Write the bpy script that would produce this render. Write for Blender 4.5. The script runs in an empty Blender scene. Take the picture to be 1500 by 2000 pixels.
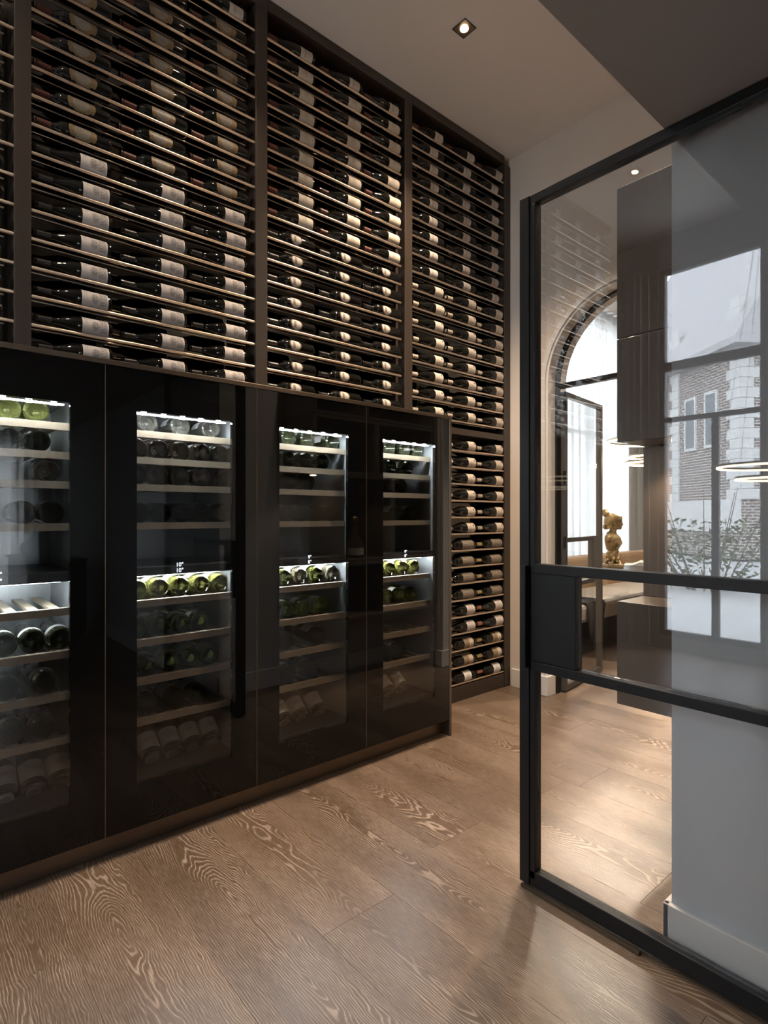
import bpy, bmesh, math, random
from mathutils import Vector, Matrix
random.seed(7)
PI = math.pi
scene = bpy.context.scene
col = scene.collection

# ------------------------------------------------------------------ camera
F_PX, CX, CY = 1113.0, 750.0, 1006.0
YAW = math.atan(1288.0 / 1113.0)
CAM_H = 1.25
cam_data = bpy.data.cameras.new('camera')
cam_data.sensor_fit = 'VERTICAL'
cam_data.sensor_height = 36.0
cam_data.lens = F_PX / 2000.0 * 36.0
cam_data.shift_y = (CY - 1000.0) / 2000.0
cam_data.clip_start = 0.02
cam_data.clip_end = 200
cam = bpy.data.objects.new('camera', cam_data)
cam.location = (0, 0, CAM_H)
cam.rotation_euler = (PI / 2, 0, YAW)
col.objects.link(cam)
scene.camera = cam
S, C = math.sin(YAW), math.cos(YAW)

# ------------------------------------------------------------------ sky, exposure
scene.view_settings.view_transform = 'Standard'
scene.view_settings.look = 'None'
scene.view_settings.exposure = 0.35
scene.view_settings.gamma = 1.0
scene.view_settings.use_curve_mapping = False
SKY = 18.0
world = bpy.data.worlds.new('overcast_sky')
scene.world = world
world.use_nodes = True
bg = world.node_tree.nodes['Background']
bg.inputs['Color'].default_value = (0.86, 0.93, 1.0, 1)
bg.inputs['Strength'].default_value = SKY
try:
    scene.cycles.use_denoising = True
    scene.cycles.max_bounces = 10
    scene.cycles.transparent_max_bounces = 24
    scene.cycles.sample_clamp_indirect = 6.0
    scene.cycles.caustics_reflective = False
    scene.cycles.caustics_refractive = False
except Exception:
    pass


def portal(loc, rot, sx, sy):
    d = bpy.data.lights.new('window_portal', 'AREA')
    d.shape = 'RECTANGLE'; d.size = sx; d.size_y = sy
    d.cycles.is_portal = True
    o = bpy.data.objects.new('window_portal', d)
    o.location = loc; o.rotation_euler = rot
    col.objects.link(o)


WARM = (1.0, 0.78, 0.57)
CEIL, SOFFIT = 3.86, 2.322
# recessed spotlights: x, y, watts (first is in the picture, last two are added)
LAMPS = [(-2.03, 2.323, 265), (-1.42, 2.35, 270), (-2.03, 1.22, 60), (-2.03, 0.12, 26), (-2.03, -1.0, 12), (-2.9, 5.0, 3000), (-1.5, 5.2, 420)]

# ------------------------------------------------------------------ pixel helpers (read-outs from the 1500x2000 photograph)
def ray(px, py=CY):
    u = (px - CX) / F_PX
    return (-S + C * u, C + S * u, (CY - py) / F_PX)
def y_on_x(px, x):
    d = ray(px); return d[1] * x / d[0]

# ------------------------------------------------------------------ material helpers
MATS = {}
def nmat(name):
    m = bpy.data.materials.new(name); m.use_nodes = True
    MATS[name] = m
    nt = m.node_tree
    return m, nt, nt.nodes['Principled BSDF']
def N(nt, t, **k):
    n = nt.nodes.new(t)
    for a, v in k.items(): setattr(n, a, v)
    return n
def L(nt, a, b): nt.links.new(a, b)
def mth(nt, op, a, b=None, c=None):
    n = nt.nodes.new('ShaderNodeMath'); n.operation = op
    for i, v in enumerate((a, b, c)):
        if v is None: continue
        if isinstance(v, (int, float)): n.inputs[i].default_value = v
        else: nt.links.new(v, n.inputs[i])
    return n.outputs[0]
def mix(nt, f, a, b):
    n = nt.nodes.new('ShaderNodeMix'); n.data_type = 'RGBA'
    if isinstance(f, (int, float)): n.inputs[0].default_value = f
    else: nt.links.new(f, n.inputs[0])
    for i, v in ((6, a), (7, b)):
        if isinstance(v, tuple): n.inputs[i].default_value = (*v[:3], 1)
        else: nt.links.new(v, n.inputs[i])
    return n.outputs[2]
def ramp(nt, f, lo, hi):
    n = nt.nodes.new('ShaderNodeMapRange'); n.interpolation_type = 'SMOOTHSTEP'
    nt.links.new(f, n.inputs[0]); n.inputs[1].default_value = lo; n.inputs[2].default_value = hi
    return n.outputs[0]
def plain(name, c, rough=0.5, metal=0.0, spec=0.5, noise=0.0, nscale=(8, 8, 8), coat=0.0, bump=0.0):
    m, nt, b = nmat(name)
    b.inputs['Base Color'].default_value = (*c, 1)
    b.inputs['Roughness'].default_value = rough
    b.inputs['Metallic'].default_value = metal
    b.inputs['Specular IOR Level'].default_value = spec
    b.inputs['Coat Weight'].default_value = coat
    if noise or bump:
        tc = N(nt, 'ShaderNodeTexCoord'); mp = N(nt, 'ShaderNodeMapping')
        mp.inputs['Scale'].default_value = nscale
        L(nt, tc.outputs['Object'], mp.inputs['Vector'])
        nz = N(nt, 'ShaderNodeTexNoise'); nz.inputs['Scale'].default_value = 1.0; nz.inputs['Detail'].default_value = 5
        L(nt, mp.outputs[0], nz.inputs['Vector'])
        if noise:
            L(nt, mix(nt, nz.outputs['Fac'], tuple(v * (1 - noise) for v in c), tuple(min(1, v * (1 + noise)) for v in c)), b.inputs['Base Color'])
        if bump:
            bp = N(nt, 'ShaderNodeBump'); bp.inputs['Strength'].default_value = bump; bp.inputs['Distance'].default_value = 0.002
            L(nt, nz.outputs['Fac'], bp.inputs['Height']); L(nt, bp.outputs[0], b.inputs['Normal'])
    return m
def emit(name, c, s):
    m, nt, b = nmat(name)
    b.inputs['Base Color'].default_value = (0, 0, 0, 1)
    b.inputs['Emission Color'].default_value = (*c, 1)
    b.inputs['Emission Strength'].default_value = s
    return m
def thin_glass(name, tint, ior=1.52, boost=1.0):
    m = bpy.data.materials.new(name); m.use_nodes = True; MATS[name] = m
    nt = m.node_tree; nt.nodes.clear()
    out = N(nt, 'ShaderNodeOutputMaterial'); tr = N(nt, 'ShaderNodeBsdfTransparent'); gl = N(nt, 'ShaderNodeBsdfGlossy')
    gl.inputs['Roughness'].default_value = 0.0
    tr.inputs['Color'].default_value = (*tint, 1)
    geo = N(nt, 'ShaderNodeNewGeometry')
    # Schlick reflectance of the pane, the same for either side
    dt = N(nt, 'ShaderNodeVectorMath', operation='DOT_PRODUCT')
    L(nt, geo.outputs['Normal'], dt.inputs[0]); L(nt, geo.outputs['Incoming'], dt.inputs[1])
    cs = mth(nt, 'ABSOLUTE', dt.outputs['Value'])
    p5 = mth(nt, 'POWER', mth(nt, 'SUBTRACT', 1.0, cs), 5.0)
    r0 = ((ior - 1) / (ior + 1)) ** 2 * boost
    f = mth(nt, 'ADD', r0, mth(nt, 'MULTIPLY', p5, 1 - r0))
    ms = N(nt, 'ShaderNodeMixShader')
    L(nt, f, ms.inputs[0]); L(nt, tr.outputs[0], ms.inputs[1]); L(nt, gl.outputs[0], ms.inputs[2]); L(nt, ms.outputs[0], out.inputs[0])
    return m

# ---- floor oak: growth rings cut by the plank plane, limed pores
def oak(name, base, dark, lime, limeamt, along='x'):
    m, nt, b = nmat(name)
    tc = N(nt, 'ShaderNodeTexCoord'); oi = N(nt, 'ShaderNodeObjectInfo')
    sp = N(nt, 'ShaderNodeSeparateXYZ'); L(nt, tc.outputs['Object'], sp.inputs[0])
    rnd = oi.outputs['Random']
    x = mth(nt, 'ADD', sp.outputs[0], mth(nt, 'MULTIPLY', rnd, 37.0))
    y = sp.outputs[1]
    cv = N(nt, 'ShaderNodeCombineXYZ'); L(nt, mth(nt, 'MULTIPLY', x, 1.7), cv.inputs[0]); L(nt, mth(nt, 'MULTIPLY', y, 7.0), cv.inputs[1]); L(nt, mth(nt, 'MULTIPLY', rnd, 19.0), cv.inputs[2])
    n1 = N(nt, 'ShaderNodeTexNoise'); n1.inputs['Scale'].default_value = 1.0; n1.inputs['Detail'].default_value = 2.5
    L(nt, cv.outputs[0], n1.inputs['Vector'])
    w1 = mth(nt, 'MULTIPLY', mth(nt, 'SUBTRACT', n1.outputs['Fac'], 0.5), 0.13)
    cv2 = N(nt, 'ShaderNodeCombineXYZ'); L(nt, mth(nt, 'MULTIPLY', x, 9.0), cv2.inputs[0]); L(nt, mth(nt, 'MULTIPLY', y, 22.0), cv2.inputs[1])
    n2 = N(nt, 'ShaderNodeTexNoise'); n2.inputs['Scale'].default_value = 1.0; n2.inputs['Detail'].default_value = 2.0
    L(nt, cv2.outputs[0], n2.inputs['Vector'])
    w2 = mth(nt, 'MULTIPLY', mth(nt, 'SUBTRACT', n2.outputs['Fac'], 0.5), 0.022)
    yo = mth(nt, 'ADD', mth(nt, 'ADD', y, mth(nt, 'MULTIPLY', mth(nt, 'SUBTRACT', mth(nt, 'FRACT', mth(nt, 'MULTIPLY', rnd, 7.31)), 0.5), 0.16)), w2)
    cvh = N(nt, 'ShaderNodeCombineXYZ'); L(nt, mth(nt, 'MULTIPLY', x, 0.9), cvh.inputs[0])
    n3 = N(nt, 'ShaderNodeTexNoise'); n3.inputs['Scale'].default_value = 1.0; n3.inputs['Detail'].default_value = 1.0
    L(nt, cvh.outputs[0], n3.inputs['Vector'])
    h = mth(nt, 'ADD', mth(nt, 'MULTIPLY', mth(nt, 'SUBTRACT', n3.outputs['Fac'], 0.42), 0.32), w1)
    r = mth(nt, 'SQRT', mth(nt, 'ADD', mth(nt, 'MULTIPLY', yo, yo), mth(nt, 'MULTIPLY', h, h)))
    fr = mth(nt, 'FRACT', mth(nt, 'ADD', mth(nt, 'MULTIPLY', r, 150.0), mth(nt, 'MULTIPLY', n2.outputs['Fac'], 1.3)))
    line = mth(nt, 'MULTIPLY', ramp(nt, fr, 0.42, 0.70), mth(nt, 'SUBTRACT', 1.0, ramp(nt, fr, 0.76, 0.92)))
    cvp = N(nt, 'ShaderNodeCombineXYZ'); L(nt, mth(nt, 'MULTIPLY', x, 22.0), cvp.inputs[0]); L(nt, mth(nt, 'MULTIPLY', y, 380.0), cvp.inputs[1])
    n4 = N(nt, 'ShaderNodeTexNoise'); n4.inputs['Scale'].default_value = 1.0; n4.inputs['Detail'].default_value = 2.0
    L(nt, cvp.outputs[0], n4.inputs['Vector'])
    pores = ramp(nt, n4.outputs['Fac'], 0.38, 0.66)
    line = mth(nt, 'MULTIPLY', line, mth(nt, 'ADD', 0.65, mth(nt, 'MULTIPLY', pores, 0.55)))
    line = mth(nt, 'MULTIPLY', line, mth(nt, 'ADD', 0.45, ramp(nt, n1.outputs['Fac'], 0.35, 0.65)))
    amt = mth(nt, 'MULTIPLY', mth(nt, 'ADD', mth(nt, 'MULTIPLY', line, 0.85), mth(nt, 'MULTIPLY', pores, 0.28)), limeamt)
    tone = mix(nt, n1.outputs['Fac'], dark, base)
    hs = N(nt, 'ShaderNodeHueSaturation')
    L(nt, tone, hs.inputs['Color'])
    L(nt, mth(nt, 'ADD', 0.86, mth(nt, 'MULTIPLY', mth(nt, 'FRACT', mth(nt, 'MULTIPLY', rnd, 3.77)), 0.28)), hs.inputs['Value'])
    L(nt, mix(nt, amt, hs.outputs[0], lime), b.inputs['Base Color'])
    L(nt, mth(nt, 'ADD', 0.29, mth(nt, 'MULTIPLY', amt, 0.25)), b.inputs['Roughness'])
    bp = N(nt, 'ShaderNodeBump'); bp.inputs['Strength'].default_value = 0.25; bp.inputs['Distance'].default_value = 0.0015
    L(nt, amt, bp.inputs['Height']); bp.invert = True; L(nt, bp.outputs[0], b.inputs['Normal'])
    return m
oak('oak_floor', (0.112, 0.070, 0.041), (0.060, 0.036, 0.021), (0.295, 0.222, 0.172), 0.75)

plain('oak_joint', (0.16, 0.105, 0.065), 0.7)
plain('plaster', (0.70, 0.62, 0.545), 0.75, noise=0.03, nscale=(3, 3, 3))
plain('ceiling_paint', (0.88, 0.83, 0.78), 0.8, noise=0.02, nscale=(3, 3, 3))
plain('soffit_paint', (0.42, 0.385, 0.365), 0.8)
plain('partition_paint', (0.55, 0.56, 0.58), 0.7)
plain('dark_wall', (0.26, 0.245, 0.23), 0.7)
plain('white_paint', (0.74, 0.71, 0.68), 0.45)
plain('black_steel', (0.009, 0.009, 0.010), 0.45, metal=0.0, spec=0.3, noise=0.15, nscale=(20, 20, 3))
plain('rack_wood', (0.042, 0.030, 0.022), 0.38, noise=0.3, nscale=(30, 30, 2), bump=0.2)
plain('smoked_mirror', (0.075, 0.072, 0.066), 0.04, metal=1.0)
plain('rod_bronze', (0.74, 0.61, 0.50), 0.33, metal=1.0)
plain('bronze_panel', (0.15, 0.115, 0.085), 0.35, metal=0.85, noise=0.08, nscale=(4, 60, 60))
plain('black_glass', (0.004, 0.004, 0.004), 0.015, spec=0.36)
thin_glass('fridge_glass', (0.86, 0.86, 0.86), boost=1.0)
thin_glass('door_glass', (0.95, 0.955, 0.955), boost=1.6)
thin_glass('window_glass', (0.95, 0.96, 0.97))
plain('fridge_black', (0.012, 0.012, 0.012), 0.4)
plain('fridge_liner', (0.42, 0.44, 0.45), 0.28, metal=0.7)
plain('beech', (0.30, 0.245, 0.175), 0.4, noise=0.15, nscale=(4, 60, 60))
emit('led_white', (0.86, 0.95, 1.0), 620)
emit('led_soft', (0.86, 0.95, 1.0), 160)
emit('display_white', (0.85, 0.93, 1.0), 2.6)
plain('logo_print', (0.55, 0.55, 0.55), 0.4)
plain('bottle_black', (0.005, 0.005, 0.004), 0.05, spec=0.45)
def bottle_glass(name, c, tr=0.75, rough=0.04):
    m, nt, b = nmat(name)
    b.inputs['Base Color'].default_value = (*c, 1); b.inputs['Roughness'].default_value = rough
    b.inputs['Transmission Weight'].default_value = tr; b.inputs['IOR'].default_value = 1.4
    return m
bottle_glass('glass_olive', (0.62, 0.66, 0.18), 0.96)
bottle_glass('glass_yellow', (0.96, 0.91, 0.25), 0.94)
bottle_glass('glass_rose', (0.99, 0.80, 0.58), 0.94)
bottle_glass('glass_clear', (0.99, 0.93, 0.80), 0.97)
bottle_glass('glass_dark', (0.10, 0.11, 0.05), 0.9)
plain('foil_black', (0.010, 0.009, 0.009), 0.35)
plain('foil_red', (0.105, 0.026, 0.018), 0.45)
plain('foil_silver', (0.70, 0.60, 0.50), 0.3, metal=0.4)
plain('foil_copper', (0.42, 0.18, 0.11), 0.35, metal=0.3)
plain('foil_gold', (0.55, 0.42, 0.20), 0.3, metal=0.6)

# ---- printed labels: u runs along the bottle (0 foot .. 1 neck), v around it
def label_mat(name, paper, ink, kind):
    m, nt, b = nmat(name)
    b.inputs['Roughness'].default_value = 0.62
    uv = N(nt, 'ShaderNodeUVMap'); sp = N(nt, 'ShaderNodeSeparateXYZ'); L(nt, uv.outputs[0], sp.inputs[0])
    u, v = sp.outputs[0], sp.outputs[1]
    def band(c, lo, hi, e=0.02):
        return mth(nt, 'MULTIPLY', ramp(nt, c, lo - e, lo + e), mth(nt, 'SUBTRACT', 1.0, ramp(nt, c, hi - e, hi + e)))
    def blob(cu, cv, ru, rv, e=0.12):
        du = mth(nt, 'DIVIDE', mth(nt, 'SUBTRACT', u, cu), ru); dv = mth(nt, 'DIVIDE', mth(nt, 'SUBTRACT', v, cv), rv)
        d = mth(nt, 'SQRT', mth(nt, 'ADD', mth(nt, 'MULTIPLY', du, du), mth(nt, 'MULTIPLY', dv, dv)))
        return mth(nt, 'SUBTRACT', 1.0, ramp(nt, d, 1 - e, 1 + e))
    def noise(su, sv, lo, hi, det=3):
        cv = N(nt, 'ShaderNodeCombineXYZ'); L(nt, mth(nt, 'MULTIPLY', u, su), cv.inputs[0]); L(nt, mth(nt, 'MULTIPLY', v, sv), cv.inputs[1])
        n = N(nt, 'ShaderNodeTexNoise'); n.inputs['Scale'].default_value = 1.0; n.inputs['Detail'].default_value = det
        L(nt, cv.outputs[0], n.inputs['Vector']); return ramp(nt, n.outputs['Fac'], lo, hi)
    def add(a, c): return mth(nt, 'MINIMUM', mth(nt, 'ADD', a, c), 1.0)
    def textlines(c, n, lo, hi, other, olo, ohi):
        st = mth(nt, 'FRACT', mth(nt, 'MULTIPLY', c, n))
        ln = band(st, 0.3, 0.65, 0.1)
        return mth(nt, 'MULTIPLY', mth(nt, 'MULTIPLY', ln, mth(nt, 'MULTIPLY', band(c, lo, hi), band(other, olo, ohi))), noise(40, 60, 0.35, 0.55))
    colr = None
    if kind == 'engraved':      # round tree and a castle-like engraving near the foot
        a = mth(nt, 'MULTIPLY', blob(0.50, 0.48, 0.15, 0.20, 0.35), noise(26, 26, 0.30, 0.62))
        c = mth(nt, 'MULTIPLY', mth(nt, 'MULTIPLY', band(u, 0.06, 0.34), band(v, 0.22, 0.80)), noise(30, 34, 0.40, 0.62))
        d = mth(nt, 'MULTIPLY', textlines(u, 14, 0.80, 0.92, v, 0.55, 0.82), 0.7)
        f = mth(nt, 'MULTIPLY', add(add(a, c), d), 0.85)
    elif kind == 'ornate':      # pale oval on gilt ornament
        f0 = noise(22, 30, 0.35, 0.65)
        gold = mix(nt, f0, (0.26, 0.175, 0.08), (0.09, 0.055, 0.025))
        t = textlines(u, 11, 0.40, 0.68, v, 0.3, 0.7)
        inner = mix(nt, mth(nt, 'MULTIPLY', t, 0.5), paper, ink)
        colr = mix(nt, blob(0.53, 0.5, 0.30, 0.40, 0.06), gold, inner)
        b.inputs['Roughness'].default_value = 0.5
    elif kind == 'cream':
        f = mth(nt, 'MULTIPLY', add(add(textlines(u, 12, 0.34, 0.72, v, 0.22, 0.78), mth(nt, 'MULTIPLY', band(u, 0.10, 0.12, 0.01), 0.8)), mth(nt, 'MULTIPLY', blob(0.55, 0.5, 0.10, 0.12, 0.4), noise(24, 24, 0.4, 0.6))), 0.45)
    elif kind == 'badge':
        f = mth(nt, 'MULTIPLY', mth(nt, 'MULTIPLY', band(u, 0.52, 0.72, 0.03), band(v, 0.25, 0.75)), noise(24, 44, 0.30, 0.5))
        disc = blob(0.5, 0.5, 0.40, 0.43, 0.04)
        colr = mix(nt, disc, (0.09, 0.055, 0.04), mix(nt, mth(nt, 'MULTIPLY', f, 0.85), paper, ink))
    elif kind == 'script':
        f = mth(nt, 'MULTIPLY', add(mth(nt, 'MULTIPLY', band(u, 0.52, 0.70, 0.04), mth(nt, 'MULTIPLY', band(v, 0.2, 0.8), noise(14, 26, 0.45, 0.55))), mth(nt, 'MULTIPLY', textlines(u, 14, 0.2, 0.42, v, 0.3, 0.7), 0.5)), 0.7)
    elif kind == 'seal':        # small dark seal near the foot, fine print above
        f = add(blob(0.20, 0.62, 0.075, 0.075, 0.12), mth(nt, 'MULTIPLY', textlines(v, 13, 0.2, 0.9, u, 0.42, 0.85), 0.35))
    elif kind == 'blackprint':
        f = mth(nt, 'MULTIPLY', mth(nt, 'MULTIPLY', band(u, 0.12, 0.97), noise(20, 26, 0.42, 0.60)), 0.75)
        f = add(f, mth(nt, 'MULTIPLY', band(u, 0.04, 0.08, 0.01), 0.9))
    elif kind == 'grey':
        f = mth(nt, 'MULTIPLY', textlines(u, 11, 0.2, 0.85, v, 0.2, 0.8), 0.5)
    elif kind == 'split':
        t = mth(nt, 'MULTIPLY', noise(26, 30, 0.45, 0.6), 0.6)
        two = mix(nt, ramp(nt, u, 0.40, 0.44), paper, (0.25, 0.19, 0.12))
        colr = mix(nt, mth(nt, 'MULTIPLY', t, band(u, 0.05, 0.36)), two, ink)
    else:
        f = mth(nt, 'MULTIPLY', add(textlines(u, 10, 0.25, 0.8, v, 0.25, 0.75), mth(nt, 'MULTIPLY', blob(0.5, 0.5, 0.12, 0.14, 0.3), 0.5)), 0.5)
    if colr is None: colr = mix(nt, f, paper, ink)
    L(nt, colr, b.inputs['Base Color'])
    return m
label_mat('label_engraved', (0.56, 0.50, 0.46), (0.05, 0.045, 0.045), 'engraved')
label_mat('label_ornate', (0.22, 0.19, 0.155), (0.10, 0.07, 0.05), 'ornate')
label_mat('label_cream', (0.54, 0.475, 0.385), (0.16, 0.10, 0.07), 'cream')
label_mat('label_badge', (0.48, 0.42, 0.365), (0.06, 0.045, 0.04), 'badge')
label_mat('label_script', (0.52, 0.47, 0.42), (0.07, 0.06, 0.06), 'script')
label_mat('label_seal', (0.55, 0.485, 0.41), (0.09, 0.025, 0.02), 'seal')
label_mat('label_blackprint', (0.045, 0.040, 0.036), (0.46, 0.38, 0.29), 'blackprint')
label_mat('label_grey', (0.56, 0.51, 0.48), (0.15, 0.12, 0.11), 'grey')
label_mat('label_split', (0.66, 0.57, 0.47), (0.10, 0.07, 0.05), 'split')
label_mat('label_white', (0.72, 0.72, 0.70), (0.10, 0.10, 0.10), 'plainprint')

# ------------------------------------------------------------------ mesh helpers
class MB:
    def __init__(self): self.v, self.f = [], []
    def box(self, x0, x1, y0, y1, z0, z1):
        n = len(self.v)
        self.v += [(x, y, z) for z in (z0, z1) for y in (y0, y1) for x in (x0, x1)]
        self.f += [tuple(n + i for i in q) for q in ((0, 2, 3, 1), (4, 5, 7, 6), (0, 1, 5, 4), (2, 6, 7, 3), (0, 4, 6, 2), (1, 3, 7, 5))]
        return self
    def poly(self, pts):
        n = len(self.v); self.v += [tuple(p) for p in pts]; self.f.append(tuple(range(n, n + len(pts)))); return self
    def prism(self, pts, axis, a, b):
        # pts: 2-D outline, extruded along axis ('x','y','z') from a to b
        def P(p, t):
            return (t, p[0], p[1]) if axis == 'x' else (p[0], t, p[1]) if axis == 'y' else (p[0], p[1], t)
        n, k = len(self.v), len(pts)
        self.v += [P(p, a) for p in pts] + [P(p, b) for p in pts]
        self.f += [tuple(range(n, n + k)), tuple(range(n + 2 * k - 1, n + k - 1, -1))]
        self.f += [(n + i, n + (i + 1) % k, n + k + (i + 1) % k, n + k + i) for i in range(k)]
        return self
    def tube(self, p, q, r0, r1=None, seg=10):
        r1 = r0 if r1 is None else r1
        p, q = Vector(p), Vector(q); d = (q - p).normalized()
        a = d.orthogonal().normalized(); b = d.cross(a); n = len(self.v)
        for o, r in ((p, r0), (q, r1)):
            self.v += [tuple(o + a * math.cos(2 * PI * i / seg) * r + b * math.sin(2 * PI * i / seg) * r) for i in range(seg)]
        self.f += [(n + i, n + (i + 1) % seg, n + seg + (i + 1) % seg, n + seg + i) for i in range(seg)]
        self.f += [tuple(range(n + seg - 1, n - 1, -1)), tuple(range(n + seg, n + 2 * seg))]
        return self
    def lathe(self, prof, seg=24, z=(0, 0, 0)):
        n = len(self.v); k = len(prof)
        for r, h in prof:
            self.v += [(z[0] + r * math.cos(2 * PI * i / seg), z[1] + r * math.sin(2 * PI * i / seg), z[2] + h) for i in range(seg)]
        for j in range(k - 1):
            self.f += [(n + j * seg + i, n + j * seg + (i + 1) % seg, n + (j + 1) * seg + (i + 1) % seg, n + (j + 1) * seg + i) for i in range(seg)]
        self.f += [tuple(range(n + seg - 1, n - 1, -1)), tuple(range(n + (k - 1) * seg, n + k * seg))]
        return self
    def mesh(self, name, mat=None, smooth=False):
        me = bpy.data.meshes.new(name); me.from_pydata(self.v, [], self.f)
        bm = bmesh.new(); bm.from_mesh(me); bmesh.ops.recalc_face_normals(bm, faces=bm.faces); bm.to_mesh(me); bm.free()
        if mat: me.materials.append(MATS[mat])
        if smooth:
            me.polygons.foreach_set('use_smooth', [True] * len(me.polygons))
            try: me.set_sharp_from_angle(angle=math.radians(40))
            except Exception: pass
        me.update(); return me
def link(name, me, parent=None, loc=(0, 0, 0), rot=(0, 0, 0), bevel=0):
    o = bpy.data.objects.new(name, me); col.objects.link(o)
    o.location = loc; o.rotation_euler = rot
    if parent: o.parent = parent
    if bevel:
        md = o.modifiers.new('bevel', 'BEVEL'); md.width = bevel; md.segments = 2; md.limit_method = 'ANGLE'
    return o
def build(name, mb, mat, parent=None, loc=(0, 0, 0), rot=(0, 0, 0), smooth=False, bevel=0):
    return link(name, mb.mesh(name, mat, smooth), parent, loc, rot, bevel)
def tag(o, label, cat, group=None):
    o['label'] = label; o['category'] = cat
    if group: o['group'] = group
    return o
def thing(name, label, cat, loc=(0, 0, 0), rot=(0, 0, 0), group=None):
    o = bpy.data.objects.new(name, None); col.objects.link(o); o.empty_display_size = 0.1
    o.location = loc; o.rotation_euler = rot
    return tag(o, label, cat, group)
def struct(o, label=None):
    o['kind'] = 'structure'
    if label: o['label'] = label
    return o
def bx(*a): return MB().box(*a)
ORD = ['zeroth', 'first', 'second', 'third', 'fourth', 'fifth', 'sixth', 'seventh', 'eighth', 'ninth', 'tenth', 'eleventh', 'twelfth',
       'thirteenth', 'fourteenth', 'fifteenth', 'sixteenth', 'seventeenth']

# ================================================================== STRUCTURE
XB = -2.86            # wall behind the rack
YB = 3.44             # wall with the arch
YP0 = 1.70            # front of the partition the glass door slides past
XP = -0.70            # end of that partition
# floor slab and oak planks, laid across (along x)
fl = struct(build('floor', bx(-4.2, 4.6, -2.6, 8.9, -0.06, -0.019), 'oak_joint'), 'limed oak plank floor')
PW = 0.286
plank_cache = {}
def plank(x0, x1, y0, w=PW):
    k = (round(x1 - x0, 3), round(w, 3))
    if k not in plank_cache:
        l, ww = k; g = 0.0002; e = 0.0007
        mb = MB()
        # top face with a small chamfer to the joint
        X0, X1, Y0, Y1 = g, l - g, g - ww / 2, ww / 2 - g
        n = 0
        mb.v = [(X0, Y0, -0.018), (X1, Y0, -0.018), (X1, Y1, -0.018), (X0, Y1, -0.018),
                (X0, Y0, -e), (X1, Y0, -e), (X1, Y1, -e), (X0, Y1, -e),
                (X0 + e, Y0 + e, 0), (X1 - e, Y0 + e, 0), (X1 - e, Y1 - e, 0), (X0 + e, Y1 - e, 0)]
        mb.f = [(0, 3, 2, 1), (8, 9, 10, 11)] + [(a, (a + 1) % 4, 4 + (a + 1) % 4, 4 + a) for a in range(4)] + [(4 + a, 4 + (a + 1) % 4, 8 + (a + 1) % 4, 8 + a) for a in range(4)]
        plank_cache[k] = mb.mesh('plank', 'oak_floor')
    link('plank', plank_cache[k], fl, (x0, y0 + w / 2, 0))
row = 0
y = 1.54 - PW * 14
while y < 8.6:
    L0 = 2.1
    off = [(-3.05, -0.95), (-2.2, -0.1), (-3.5, -1.4), (-2.65, -0.55), (-3.9, -1.8)][row % 5]
    if abs(y - 1.54) < 0.01: off = (-3.6, -1.53)
    if abs(y - 1.826) < 0.01: off = (-2.95, -0.85)
    if abs(y - 2.112) < 0.01: off = (-3.57, -1.47)
    x = off[0]
    cuts = [-4.2]
    xs = off[0]
    while xs < 4.6:
        if xs > -4.2 + 0.15: cuts.append(round(xs, 3))
        xs += L0
    cuts.append(4.6)
    for a, b2 in zip(cuts[:-1], cuts[1:]): plank(a, b2, y)
    y += PW; row += 1

# walls
def wall(name, *b, mat='plaster', label=None): return struct(build(name, bx(*b), mat), label)
wall('wall_rack_side', XB - 0.12, XB, -2.32, 3.66, 0, CEIL)
wall('ceiling', XB - 0.12, XP + 0.01, -2.32, YB + 0.22, CEIL, CEIL + 0.1, mat='ceiling_paint', label='high warm grey ceiling over the wine rack')
wall('ceiling_dropped', XP + 0.012, 4.12, -2.32, YP0 - 0.001, SOFFIT, CEIL + 0.1, mat='soffit_paint', label='lowered dark ceiling above the glass door')
wall('wall_partition', XP, 4.12, YP0, YB - 0.001, 0, CEIL + 0.1, mat='partition_paint', label='pale partition wall behind the sliding glass door')
# back wall with arch, pieces around the opening are one wall
AX, AZ, AR = -1.70, 2.165, 0.56
def arch_pts(r, n=28, z0=0.0, cx=AX):
    return [(cx - r, z0)] + [(cx - r * math.cos(PI * i / n), AZ + r * math.sin(PI * i / n)) for i in range(n + 1)] + [(cx + r, z0)]
mb = MB()
ap = arch_pts(AR)
NA = 28
arc = ap[1:-1]
def quadstrip(mb, a, b2, y0, y1):
    # closed band between two polylines (same count), extruded in y
    k = len(a)
    for i in range(k - 1):
        mb.prism([a[i], a[i + 1], b2[i + 1], b2[i]], 'y', y0, y1)
XL, XR = XB, 1.6
mb.box(XL, AX - AR, YB, YB + 0.22, 0, AZ); mb.box(AX + AR, XR, YB, YB + 0.22, 0, AZ)
top = [(max(XL, min(XR, AX - (AX - XL if i <= NA // 2 else XR - AX) * abs(math.cos(PI * i / NA)) * (1 if i <= NA // 2 else -1))), CEIL + 0.1) for i in range(NA + 1)]
quadstrip(mb, arc, top, YB, YB + 0.22)
mb.prism([(XL, AZ), arc[0], (XL, CEIL + 0.1)], 'y', YB, YB + 0.22)
struct(build('wall_back', mb, 'plaster'), 'warm grey wall pierced by the arched doorway')
# arch casing: a shallow white ring and the two jamb strips
mb = MB()
quadstrip(mb, arch_pts(AR + 0.036), arch_pts(AR), YB - 0.014, YB)
o = struct(build('trim_1', mb, 'white_paint'), 'cream casing around the arch')
mb = MB()
quadstrip(mb, arch_pts(AR - 0.001), arch_pts(AR - 0.018), YB - 0.002, YB + 0.085)
quadstrip(mb, arch_pts(AR - 0.001), arch_pts(AR - 0.018), YB + 0.135, YB + 0.222)
struct(build('trim_2', mb, 'white_paint'), 'cream reveal lining inside the arch')
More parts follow.
